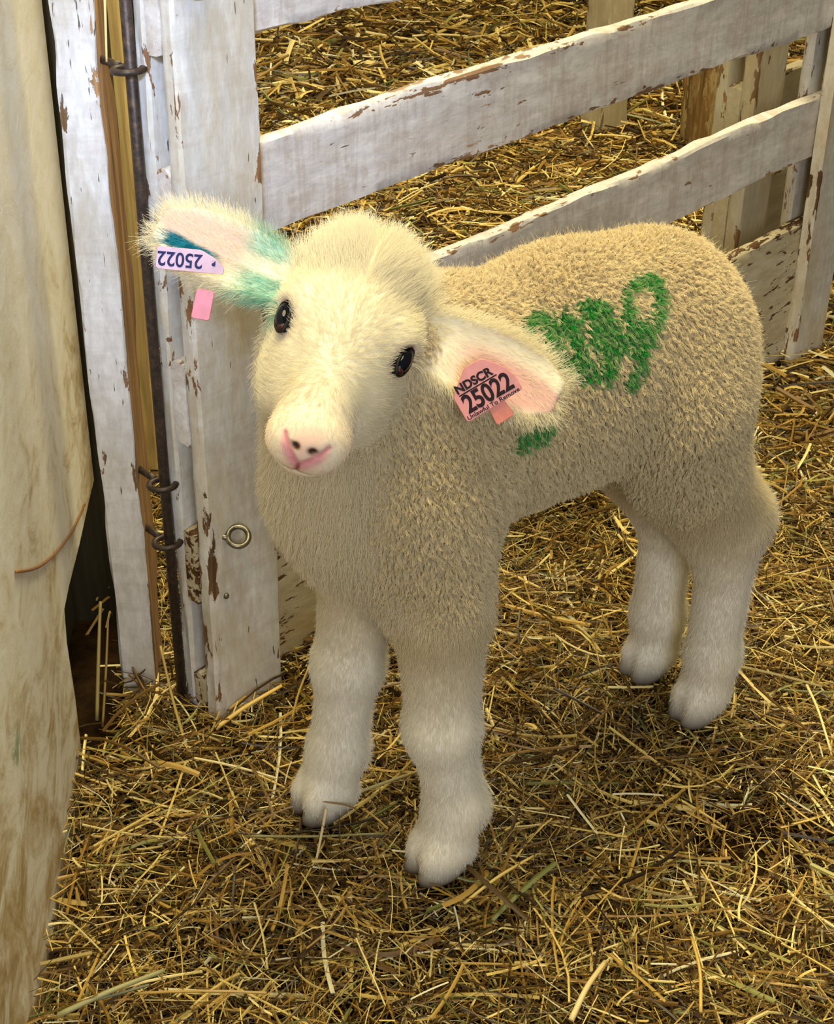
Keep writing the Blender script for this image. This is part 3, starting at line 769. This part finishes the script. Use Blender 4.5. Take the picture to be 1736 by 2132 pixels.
# ---------------------------------------------------------------- boards
def smooth_noise(x, seed, scale):
    """cheap smooth 1D noise"""
    r = np.random.default_rng(seed); v = r.normal(0, 1, 4000); t = np.asarray(x) * scale + 1000.0
    i = np.floor(t).astype(int) % 3990; f = t - np.floor(t); f = f * f * (3 - 2 * f)
    return v[i] * (1 - f) + v[i + 1] * f
def board_mesh(name, Lx, Wy, Tz, r=.003, seed=0, rough=.0006, bare_faces=()):
    """worn board, length on x, width on y, thickness on z, centred; 'edge' = distance to the nearest long arris"""
    pr = []; ed = []; br = []
    def side(p, q, n, f):
        for t in np.linspace(0, 1, n):
            p_ = np.array(p) * (1 - t) + np.array(q) * t; pr.append(p_); br.append(1.0 if f in bare_faces else 0.0)
            ed.append(min(np.linalg.norm(p_ - np.array(p)), np.linalg.norm(p_ - np.array(q))))
    h, t_ = Wy / 2, Tz / 2
    nW = max(8, int(Wy / .008)); nT = 4
    side((-h + r, t_), (h - r, t_), nW, '+z'); side((h, t_ - r), (h, -t_ + r), nT, '+y')
    side((h - r, -t_), (-h + r, -t_), nW, '-z'); side((-h, -t_ + r), (-h, t_ - r), nT, '-y')
    pr = np.array(pr); ed = np.array(ed); br = np.array(br); m = len(pr)
    n = max(6, int(Lx / .012)); xs = np.linspace(-Lx / 2, Lx / 2, n)
    V = np.empty((n, m, 3)); sc = 1 - np.array([.018 if i in (0, n - 1) else 0 for i in range(n)])
    for j in range(m):
        dy = smooth_noise(xs + j * 3.7, seed, 26) * rough + smooth_noise(xs, seed + 5 + (0 if pr[j, 0] > 0 else 9), 7) * rough * 1.2
        dz = smooth_noise(xs + 1.7 * pr[j, 0] * 40, seed + 3, 12) * rough * .35
        near = 1 if ed[j] < .004 else .25
        V[:, j, 0] = xs; V[:, j, 1] = pr[j, 0] * sc + dy * near; V[:, j, 2] = pr[j, 1] * sc + dz
    Q = [(i * m + j, i * m + (j + 1) % m, (i + 1) * m + (j + 1) % m, (i + 1) * m + j) for i in range(n - 1) for j in range(m)]
    Vf = V.reshape(-1, 3); c0, c1 = len(Vf), len(Vf) + 1
    Vf = np.vstack([Vf, [(-Lx / 2 - .0006, 0, 0), (Lx / 2 + .0006, 0, 0)]])
    T = [(c0, (j + 1) % m, j) for j in range(m)] + [(c1, (n - 1) * m + j, (n - 1) * m + (j + 1) % m) for j in range(m)]
    Q = np.array(Q)[:, ::-1]; T = np.array(T)[:, ::-1]
    E = np.concatenate([np.tile(ed, n), [.02, .02]]); B = np.concatenate([np.tile(br, n), [0, 0]])
    return Vf, Q, T, E, B
def board(name, parent, mat, c, xdir, ydir, Lx, Wy, Tz, seed=0, extra=None, **kw):
    """c in the parent's frame; xdir = along the length, ydir = across the face"""
    V, Q, T, E, B = board_mesh(name, Lx, Wy, Tz, seed=seed, **kw)
    if extra is not None:
        for (ec, el, ew, et) in extra:
            v, q_, t_, e_, b_ = board_mesh(name, el, ew, et, seed=seed + 1); k = len(V)
            V = np.vstack([V, v + np.array(ec)]); Q = np.vstack([Q, q_ + k]); T = np.vstack([T, t_ + k]); E = np.concatenate([E, e_]); B = np.concatenate([B, b_])
    me = mesh_np(name, V, quads=Q, tris=T, smooth=True)
    attr_float(me, 'edge', E); attr_float(me, 'bare', B)
    me.materials.append(mat)
    me.set_sharp_from_angle(angle=math.radians(38))
    o = link(name, me, parent)
    x, y = unit(xdir), unit(ydir); z = np.cross(x, y)
    o.matrix_local = frame_mat(c, x, y, z)
    return o
def torus_path(pts, r, seg=10, closed=False, taper=None):
    pts = np.asarray(pts, float); n = len(pts); V = []; 
    d = np.gradient(pts, axis=0) if not closed else np.roll(pts, -1, 0) - np.roll(pts, 1, 0)
    d = unit(d); ref = V3(.13, .29, .95); ref = ref if abs(d[0] @ unit(ref)) < .9 else V3(1, 0, 0)
    a = unit(ref - (ref @ d[0]) * d[0])
    for i in range(n):
        a = unit(a - (a @ d[i]) * d[i]); b = np.cross(d[i], a); rr = r * (taper[i] if taper is not None else 1)
        for k in range(seg):
            t = 2 * math.pi * k / seg; V.append(pts[i] + rr * (math.cos(t) * a + math.sin(t) * b))
    R = n if closed else n - 1
    Q = [(i * seg + k, i * seg + (k + 1) % seg, ((i + 1) % n) * seg + (k + 1) % seg, ((i + 1) % n) * seg + k) for i in range(R) for k in range(seg)]
    T = []
    if not closed:
        V += [pts[0], pts[-1]]; c0 = n * seg
        T = [(c0, (k + 1) % seg, k) for k in range(seg)] + [(c0 + 1, (n - 1) * seg + k, (n - 1) * seg + (k + 1) % seg) for k in range(seg)]
    return np.array(V), Q, T
def tube(name, parent, mat, pts, r, seg=10, closed=False, taper=None):
    V, Q, T = torus_path(pts, r, seg, closed, taper)
    o = link(name, mesh_np(name, V, quads=Q, tris=T), parent); o.data.materials.append(mat)
    return o

# ---------------------------------------------------------------- ground
def ground_h(x, y):
    h = .010 * np.sin(3.1 * x + 1.2 * np.sin(2.3 * y)) * np.cos(2.7 * y + .7) + .006 * np.sin(9 * x + 2 * np.sin(7 * y)) * np.sin(8 * y)
    back = 1 / (1 + np.exp(-(-(x + .1941) * .7484 + (y - 1.2375) * .6633) / .03))
    return h - .012 + .010 * back
nx_, ny_ = 150, 210
X, Y = np.meshgrid(np.linspace(-1.0, 2.2, nx_), np.linspace(.55, 5.2, ny_)); Z = ground_h(X, Y) - .034
fv = np.stack([X, Y, Z], -1).reshape(-1, 3)
fq = np.array([(i * nx_ + j, i * nx_ + j + 1, (i + 1) * nx_ + j + 1, (i + 1) * nx_ + j) for i in range(ny_ - 1) for j in range(nx_ - 1)])
fl_ = link('floor', mesh_np('floor', fv, quads=fq)); tag(fl_, kind='structure')
m = NT('trodden_earth'); nn = m.noise(m.coord(), 60, 6, .7)
m.bump(nn, .8, .01); fl_.data.materials.append(m.base(m.ramp(nn, [(.3, S(24, 15, 5)), (.6, S(52, 34, 12)), (.8, S(78, 54, 22))]), .95, .1))

# ---------------------------------------------------------------- left wall: whitewashed sheet with its lower far corner cut away
WA = V3(-0.3023, 0.8522, 0); WD = V3(-0.0604, 0.9982, 0); WN = V3(0.9982, 0.0604, 0)
outl = [(-.9, -.05), (.338, -.05), (.342, .060), (.336, .128), (.343, .158), (.375, .1605), (.45, .159), (.53, .162), (.572, .162), (.572, 1.25), (-.9, 1.25)]
def sheet(name, outl, th, mat):
    n = len(outl); V = []
    for d in (0, -th):
        for s_, z_ in outl: V.append(WA + WD * s_ + V3(0, 0, z_) + WN * d)
    me = bpy.data.meshes.new(name); f = [tuple(range(n)), tuple(reversed(range(n, 2 * n)))] + [(i, i + n, (i + 1) % n + n, (i + 1) % n) for i in range(n)]
    me.from_pydata([tuple(v) for v in V], [], f); me.update(); me.materials.append(mat)
    o = link(name, me); b = o.modifiers.new('arris', 'BEVEL'); b.width = .003; b.segments = 2; b.limit_method = 'ANGLE'
    return o
m = NT('whitewash'); co = m.coord()
s1 = m.noise(m.map(co, (9, 3, 5)), 1.5, 8, .7, .9); s2 = m.noise(m.map(co, (60, 15, 20)), 1, 6, .7, 1.2); s3 = m.noise(m.map(co, (3, 3, 2)), 1.4, 3)
sp = m.node('ShaderNodeSeparateXYZ'); m.put(sp.inputs[0], co); low = m.step(sp.outputs[2], .62, .02)
s4 = m.noise(m.map(co, (120, 34, 60), rot=(.5, 0, 0)), 1, 4, .7)
st = m.math('ADD', m.math('MULTIPLY', s1, .42), m.math('MULTIPLY', s2, .58))
st = m.math('ADD', m.math('ADD', st, m.math('MULTIPLY', m.math('SUBTRACT', s3, .5), .25)), m.math('MULTIPLY', low, .17))
c = m.ramp(st, [(.46, S(244, 242, 236)), (.60, S(232, 225, 206)), (.72, S(186, 162, 120)), (.86, S(128, 98, 60))])
c = m.mix(m.math('MULTIPLY', m.step(s4, .60, .72), .35), c, S(240, 234, 214))
vd = m.node('ShaderNodeVectorMath', operation='DISTANCE'); m.put(vd.inputs[0], co); vd.inputs[1].default_value = (-.308, .95, .197)
c = m.mix(m.math('MULTIPLY', m.math('MULTIPLY', m.step(vd.outputs['Value'], .026, .006), m.step(s2, .42, .55)), .6), c, S(70, 128, 84))
m.bump(m.math('ADD', s2, s4), .35, .0015); whitewash = m.base(c, .8, .2)
wl_ = sheet('wall_left', outl, .012, whitewash); tag(wl_, kind='structure')
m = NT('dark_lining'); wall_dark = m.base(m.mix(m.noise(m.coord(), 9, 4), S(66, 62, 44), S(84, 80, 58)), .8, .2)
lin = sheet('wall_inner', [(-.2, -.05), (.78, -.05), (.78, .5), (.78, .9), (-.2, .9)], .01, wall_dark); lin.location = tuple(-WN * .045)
tag(lin, kind='structure')

dp = empty('dark_plank', (-.372, 1.462, 0)); tag(dp, 'dark plank closing off the shaded gap between the left wall and the gate post', 'board')  # added to keep the gap dark, widened to block lamp light
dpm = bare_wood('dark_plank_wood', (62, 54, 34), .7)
# ---------------------------------------------------------------- post beside the wall
post = tag(empty('gate_post', (-.299, 1.2804, 0)), 'white flaking gate post between the left wall and the gate hinges', 'post')
bd = board('post_timber', post, white_post, (.01835, .0265, .46), (0, 0, 1), (1, 0, 0), 1.0, .0367, .052, seed=11, rough=.0009, r=.0025, bare_faces=('+y',))
GO = V3(-0.1941, 1.2375, 0); GU = V3(0.6633, 0.7484, 0); GN = V3(0.7484, -0.6633, 0); GZ = V3(0, 0, 1)
rod_u, rod_n = -.0072, -.047
rp = GO + GU * rod_u + GN * rod_n
for z in (.6386, .2536, .190):
    c = rp + V3(-.002, 0, z); tt = np.linspace(0, 2 * math.pi, 28, endpoint=False)
    ring = [c + .0125 * (math.cos(t) * V3(1, 0, .05) + math.sin(t) * V3(0, 1, -.08)) for t in tt]
    V, Q, T = torus_path(np.array(ring) - post.location, .0030, 8, True)
    dv = unit(V3(-.272, 1.302, z) - c); sh, Q2, T2 = torus_path(np.array([c + dv * .0125, c + dv * .022, V3(-.274, 1.304, z)]) - post.location, .0034, 8)
    eo = link('hinge_eye', mesh_np('hinge_eye', np.vstack([V, sh]), quads=Q + [tuple(i + len(V) for i in f) for f in Q2], tris=[tuple(i + len(V) for i in f) for f in T2]), post)
    eo.data.materials.append(iron.m)

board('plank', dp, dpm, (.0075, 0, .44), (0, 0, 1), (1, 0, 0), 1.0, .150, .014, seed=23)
# unpainted board standing behind the post
bb = tag(empty('timber_board', (-.372, 1.715, 0)), 'bare yellowish timber board standing upright behind the gate post', 'board')
board('plank', bb, pale_bare, (0, 0, .44), unit(V3(-.006, 0, 1)), (1, 0, 0), .95, .098, .018, seed=21)

# ---------------------------------------------------------------- gate: rails held between paired stile boards
def gate(name, label, o, u, n, L, stw, zs, z0, z1, tf, tm, tb, mats, seed, right=True, group=None, notch=None):
    g = tag(empty(name, o), label, 'gate', group)
    h = z1 - z0; zc_ = (z0 + z1) / 2
    for uu in ([0, L] if right else [0]):
        board('front_stile', g, mats[0], u * (uu + stw / 2) - n * tf / 2 + GZ * zc_, GZ, u, h, stw, tf, seed=seed + int(uu * 9), rough=.0006)
        board('back_stile', g, mats[0], u * (uu + stw / 2) - n * (tf + tm + tb / 2) + GZ * zc_, GZ, u, h, stw, tb, seed=seed + 3 + int(uu * 9))
    Lr = L + (stw if right else .25)
    for i, (za, zb) in enumerate(zs):
        ex = None; ua = .0015
        board('rail', g, mats[2] if (notch and i == 0) else mats[1], u * ((Lr + ua) / 2 + (.055 if notch and i == 0 else 0) / 2) - n * (tf + tm / 2) + GZ * (za + zb) / 2,
              -u, GZ, Lr - ua - (.055 if notch and i == 0 else 0), zb - za, tm - .0006, seed=seed + 20 + i, rough=.0010, r=.0022,
              extra=notch if i == 0 else None)
    return g
Lr_ = 1.1036 + .0876; xe = (Lr_ - .0015 - .055) / 2
notch = [((xe + .0275, .2074 / 2 - .041, 0), .056, .082, .017), ((xe + .0275, -.2074 / 2 + .0205, 0), .056, .041, .017)]
g1 = gate('sheep_gate', 'white flaking five board gate the lamb stands in front of', GO, GU, GN, 1.1036, .0876,
          [(0, .2074), (.2998, .3834), (.4757, .5602), (.6502, .735)], -.012, .80, .018, .018, .0156, (white_gate, white_rail, white_low), 40, notch=notch)
rod = tube('hinge_rod', g1, iron.m, [GU * rod_u + GN * rod_n + GZ * z for z in (-.01, .25, .5, .8)], .0050, 12)
# eye bolt on the stile, ring high on the stile
c = GU * .0300 + GN * .0090 + GZ * .2035
axn = unit(V3(.15, -.62, .77)); ax1 = unit(V3(.97, .24, 0) - (V3(.97, .24, 0) @ axn) * axn); ax2 = np.cross(axn, ax1)
tt = np.linspace(0, 2 * math.pi, 32, endpoint=False)
V, Q, T = torus_path([c + .0098 * (math.cos(t) * ax1 + math.sin(t) * ax2) for t in tt], .0027, 10, True)
V2, Q2, T2 = torus_path([c - ax1 * .0098 + GN * .001, c - ax1 * .0125 - GN * .004, c - ax1 * .0125 - GN * .0140], .0030, 10)
eb = link('eye_bolt', mesh_np('eye_bolt', np.vstack([V, V2]), quads=Q + [tuple(i + len(V) for i in f) for f in Q2], tris=[tuple(i + len(V) for i in f) for f in T2]), g1)
eb.data.materials.append(steel.m); eb['label'] = 'steel eye bolt'
c = GU * .0245 + GN * .0045 + GZ * .7130
tube('iron_ring', g1, rust.m, [c + .0125 * (math.cos(t) * GU + math.sin(t) * unit(GZ + .1 * GN)) for t in tt], .0030, 10, True)['label'] = 'rusty ring'
c = GU * .0181 + GN * .0003 + GZ * .1379
scw, q = uv_ellipsoid((.0032, .0032, .0032), 16, 10)
so = link('screw', mesh_np('screw', scw * V3(1, 1, 1) + c, quads=q), g1); so.data.materials.append(steel.m)

# gate behind, leaning parallel to the first
G2 = V3(.4500, 2.128, 0)
g2 = gate('sheep_gate', 'white gate standing behind the right end of the front gate', G2, GU, GN, 1.0, .078,
          [(0, .223), (.285, .372), (.47, .50)], -.01, .50, .022, .022, .019, (white_back, white_back, white_back), 80, right=False)
# steel stake between the gates
m = NT('stake_paint'); m.base(m.mix(m.noise(m.coord(), 30, 4), S(34, 46, 40), S(58, 62, 50)), .5, .4)
stk = link('steel_stake', mesh_np('steel_stake', *(lambda a: (a[0], a[1]))((np.array([(x, y, z) for z in (-.05, 1.1) for x, y in ((-.008, -.006), (.008, -.006), (.008, .001), (.002, .001), (.002, .012), (-.002, .012), (-.002, .001), (-.008, .001))]),
     [(i, (i + 1) % 8, 8 + (i + 1) % 8, 8 + i) for i in range(8)])), smooth=False))
stk.location = (.5760, 2.36, 0); stk.data.materials.append(m.m); tag(stk, 'dark green steel stake seen between the two white gates', 'stake')
# two rough posts farther back
pp_ = tag(empty('wooden_post', (.365, 3.15, 0)), 'pale grey post in the straw behind the gate, near the top edge', 'post')
m1 = painted('pale_post_paint', (214, 204, 178), wood=(130, 108, 78), chip=.01, grime=.5)
board('post_timber', pp_, m1, (0, 0, .55), (0, 0, 1), unit(V3(.80, .60, 0)), 1.2, .068, .068, seed=60, rough=.0012)
pp2 = tag(empty('wooden_post', (.552, 3.02, 0)), 'mud stained brown and cream post left of the rear gate', 'post')
m2 = painted('muddy_post_paint', (206, 186, 140), wood=(142, 112, 70), chip=.20, grime=1.0, grime_col=(140, 104, 56))
board('post_timber', pp2, m2, (0, 0, .35), (0, 0, 1), unit(V3(.95, .30, 0)), .80, .080, .07, seed=63, rough=.003)

# ---------------------------------------------------------------- straw
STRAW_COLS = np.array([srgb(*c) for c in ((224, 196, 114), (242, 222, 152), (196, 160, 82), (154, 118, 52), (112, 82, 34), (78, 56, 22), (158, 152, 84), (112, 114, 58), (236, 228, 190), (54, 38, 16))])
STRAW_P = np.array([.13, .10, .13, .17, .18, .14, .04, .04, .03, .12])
def straw_geometry(c, yaw, pitch, length, width, bend, flat, k=4):
    """n bent stalks -> verts (n*k*4), quads"""
    n = len(c); t = np.linspace(-.5, .5, k)
    d = np.stack([np.cos(yaw) * np.cos(pitch), np.sin(yaw) * np.cos(pitch), np.sin(pitch)], 1)
    sd = np.stack([-np.sin(yaw), np.cos(yaw), np.zeros(n)], 1); up = np.cross(d, sd)
    roll = rng.uniform(0, math.pi, n); s2 = sd * np.cos(roll)[:, None] + up * np.sin(roll)[:, None]; u2 = np.cross(d, s2)
    ctr = c[:, None] + d[:, None] * (t[None, :, None] * length[:, None, None]) + (sd * bend[:, :1] + up * bend[:, 1:])[:, None] * ((t ** 2 - .08)[None, :, None] * length[:, None, None])
    V = np.empty((n, k, 4, 3))
    for q, (a, b) in enumerate(((1, 0), (0, 1), (-1, 0), (0, -1))):
        V[:, :, q] = ctr + (s2 * a * width[:, None] / 2 + u2 * b * (width * flat)[:, None] / 2)[:, None]
    base = (np.arange(n) * k * 4)[:, None, None]
    i = np.arange(k - 1)[None, :, None] * 4; j = np.arange(4)[None, None, :]
    Q = np.stack([base + i + j, base + i + (j + 1) % 4, base + i + 4 + (j + 1) % 4, base + i + 4 + j], -1).reshape(-1, 4)
    e0 = base[:, 0] + np.array([[3, 2, 1, 0]]); e1 = base[:, 0] + (k - 1) * 4 + np.array([[0, 1, 2, 3]])
    return V.reshape(-1, 3), np.vstack([Q, e0, e1])
def in_view(P, mx=130, my=150):
    q = P - CAM; dd = q @ FW
    return (dd > .3) & (np.abs(q @ RT / dd * FPX) < 868 + mx) & (np.abs(q @ UP / dd * FPX) < 1066 + my)
FEET = [lw((x, y, 0)) for x, y in ((.158, .060), (.198, -.062), (-.180, .036), (-.188, -.046))]
def scatter(n, y0, y1, lmin, lmax, wmin, wmax, ztop, pit, zb=.030):
    P = np.stack([rng.uniform(-.45, 1.8, n), y0 + (y1 - y0) * rng.random(n), np.zeros(n)], 1)
    P = P[in_view(P)]; P = P[(P[:, 0] > -.312 - .06 * (P[:, 1] - .85)) | (P[:, 1] > 1.47)]; P = P[(P[:, 0] > -.293) | (P[:, 1] < 1.19) | (P[:, 1] > 1.47)]
    for f_ in FEET: P = P[np.hypot(P[:, 0] - f_[0], P[:, 1] - f_[1]) > .020]
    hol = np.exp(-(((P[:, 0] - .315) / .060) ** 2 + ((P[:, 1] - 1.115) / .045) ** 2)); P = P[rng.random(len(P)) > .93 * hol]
    n = len(P); lay = rng.random(n)
    P[:, 2] = ground_h(P[:, 0], P[:, 1]) - zb * (1 - lay ** .7) + ztop * lay ** 3 * rng.random(n) + .010 * np.max([np.exp(-((P[:, 0] - f_[0]) ** 2 + (P[:, 1] - f_[1]) ** 2) / .0030) for f_ in FEET], 0)
    le = lmin * (lmax / lmin) ** (rng.random(n) ** 1.3); wd = rng.uniform(wmin, wmax, n) * np.where(rng.random(n) < .12, 1.7, 1)
    bend = rng.normal(0, .13, (n, 2)) + (rng.random((n, 1)) < .22) * rng.normal(0, .45, (n, 2))
    return P, rng.uniform(0, 6.283, n), rng.normal(0, pit, n), le, wd, bend, rng.uniform(.12, .8, n)
def straw_object(name, sets, k=5):
    Vs, Qs, Cs, off = [], [], [], 0
    for s_ in sets:
        V, Q = straw_geometry(*s_, k=k); n = len(s_[0])
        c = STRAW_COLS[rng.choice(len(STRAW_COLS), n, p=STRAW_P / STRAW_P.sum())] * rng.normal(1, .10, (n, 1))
        Vs.append(V); Qs.append(Q + off); Cs.append(np.repeat(c, k * 4, 0)); off += len(V)
    me = mesh_np(name, np.concatenate(Vs), quads=np.concatenate(Qs), smooth=False)
    attr_color(me, 'tint', np.clip(np.concatenate(Cs), 0, 1)); print('STRAW', name, off // (4 * k))
    return link(name, me)
sm = NT('straw'); ta = sm.attr('tint').outputs['Color']; nn = sm.noise(sm.coord(), 220, 3)
sm.base(sm.mix(.45, ta, sm.mix(nn, ta, S(255, 245, 215), 'MULTIPLY')), .42, .45); straw_mat = sm.m
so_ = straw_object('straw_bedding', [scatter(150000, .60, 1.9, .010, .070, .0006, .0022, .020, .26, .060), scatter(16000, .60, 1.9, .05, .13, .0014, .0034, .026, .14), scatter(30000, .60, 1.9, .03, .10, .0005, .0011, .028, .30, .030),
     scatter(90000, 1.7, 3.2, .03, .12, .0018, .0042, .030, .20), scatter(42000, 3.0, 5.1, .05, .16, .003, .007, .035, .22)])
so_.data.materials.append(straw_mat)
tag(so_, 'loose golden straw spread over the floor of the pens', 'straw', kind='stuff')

# single stalks that stand out
def stalk(pts, width, col, label, flat=.6, lift=.0):
    pts = np.array(pts, float); k = 12; t = np.linspace(0, 1, k)
    # smooth curve through the given points
    tt = np.linspace(0, 1, len(pts)); cur = np.stack([np.interp(t, tt, pts[:, i]) for i in range(3)], 1)
    for _ in range(3): cur[1:-1] = .5 * cur[1:-1] + .25 * (cur[:-2] + cur[2:])
    base = cur.mean(0); V, Q, T = torus_path(cur - base, width / 2, 7, taper=np.linspace(1.05, .8, k))
    o = link('straw_stalk', mesh_np('straw_stalk', V, quads=Q, tris=T)); o.location = base
    attr_color(o.data, 'tint', np.tile(srgb(*col), (len(V), 1))); o.data.materials.append(straw_mat)
    return tag(o, label, 'straw', 'single straw stalks')
stalk([(-.118, 1.115, .018), (-.100, 1.088, .032), (-.080, 1.074, .036), (-.058, 1.080, .030), (-.048, 1.092, .010)], .0016, (150, 118, 70), 'thin straw arched over the hoof of the fore leg nearer the gate')
stalk([(-.077, 1.065, .037), (-.082, 1.052, .012), (-.086, 1.040, -.006)], .0028, (222, 206, 164), 'short pale straw upright against the fore hoof nearer the gate')
stalk([(-.070, 1.112, .006), (-.030, 1.128, .012), (.008, 1.146, .014)], .0034, (172, 160, 108), 'greyish green straw lying between the two fore hooves')
stalk([(-.150, 1.062, .006), (-.090, 1.058, .010), (-.025, 1.066, .008)], .0026, (140, 136, 84), 'long olive straw lying in front of the fore hoof nearer the gate')
stalk([(.300, 1.255, .040), (.312, 1.255, .036), (.330, 1.262, .030)], .0024, (82, 58, 38), 'dark brown twig against the pastern of the nearer hind leg')
stalk([(.045, .985, .004), (.075, 1.010, .012), (.108, 1.042, .006)], .0030, (232, 200, 118), 'long golden straw slanting away right of the front hoof')
stalk([(.400, 1.288, .012), (.402, 1.245, .016), (.404, 1.190, .008)], .0030, (240, 222, 160), 'bright pale straw along the right edge of the photo')
stalk([(-.278, .858, .004), (-.240, .874, .014), (-.200, .900, .010)], .0048, (164, 160, 112), 'broad greyish green blade in the lower left corner')
stalk([(-.3185, 1.245, -.012), (-.3165, 1.275, .05), (-.3150, 1.300, .095)], .0040, (170, 150, 92), 'thick straw leaning upright inside the dark notch of the left wall')
stalk([(-.311, 1.235, -.012), (-.308, 1.265, .04), (-.307, 1.292, .082)], .0028, (150, 122, 66), 'thinner straw leaning beside the thick one in the wall notch')
stalk([(-.218, 1.190, -.012), (-.236, 1.225, .025), (-.249, 1.250, .078)], .0032, (188, 160, 92), 'straw propped against the foot of the hinge rod')
stalk([(-.195, 1.215, .004), (-.170, 1.235, .014), (-.133, 1.262, .022)], .0046, (226, 190, 102), 'golden straw lying along the foot of the gate stile')
stalk([(-.122, 1.240, -.004), (-.116, 1.248, .022), (-.104, 1.258, .052)], .0026, (222, 190, 112), 'straw standing up against the low rail beside the fore leg')
stalk([(.128, .862, .002), (.142, .888, .012), (.160, .918, .008)], .0050, (236, 212, 152), 'broad pale straw at the bottom edge right of centre')
stalk([(.232, .870, .004), (.236, .905, .014), (.236, .950, .004)], .0030, (216, 180, 98), 'straight straw pointing away from the viewer near the lower right corner')
stalk([(-.246, 1.246, .705), (-.2475, 1.244, .675), (-.249, 1.244, .650)], .0022, (224, 202, 142), 'straw caught behind the hinge rod at the top of the gate')
st_ = stalk([WA + WD * .172 + GZ * .314 + WN * .0015, WA + WD * .24 + GZ * .270 + WN * .0020, WA + WD * .322 + GZ * .232 + WN * .0018, WA + WD * .41 + GZ * .198 + WN * .0015, WA + WD * .495 + GZ * .180 + WN * .0012], .0026, (140, 96, 52), 'thin brown stem curving across the whitewashed left wall')
st_['category'] = 'stem'; st_.name = 'dry_stem'; del st_['group']
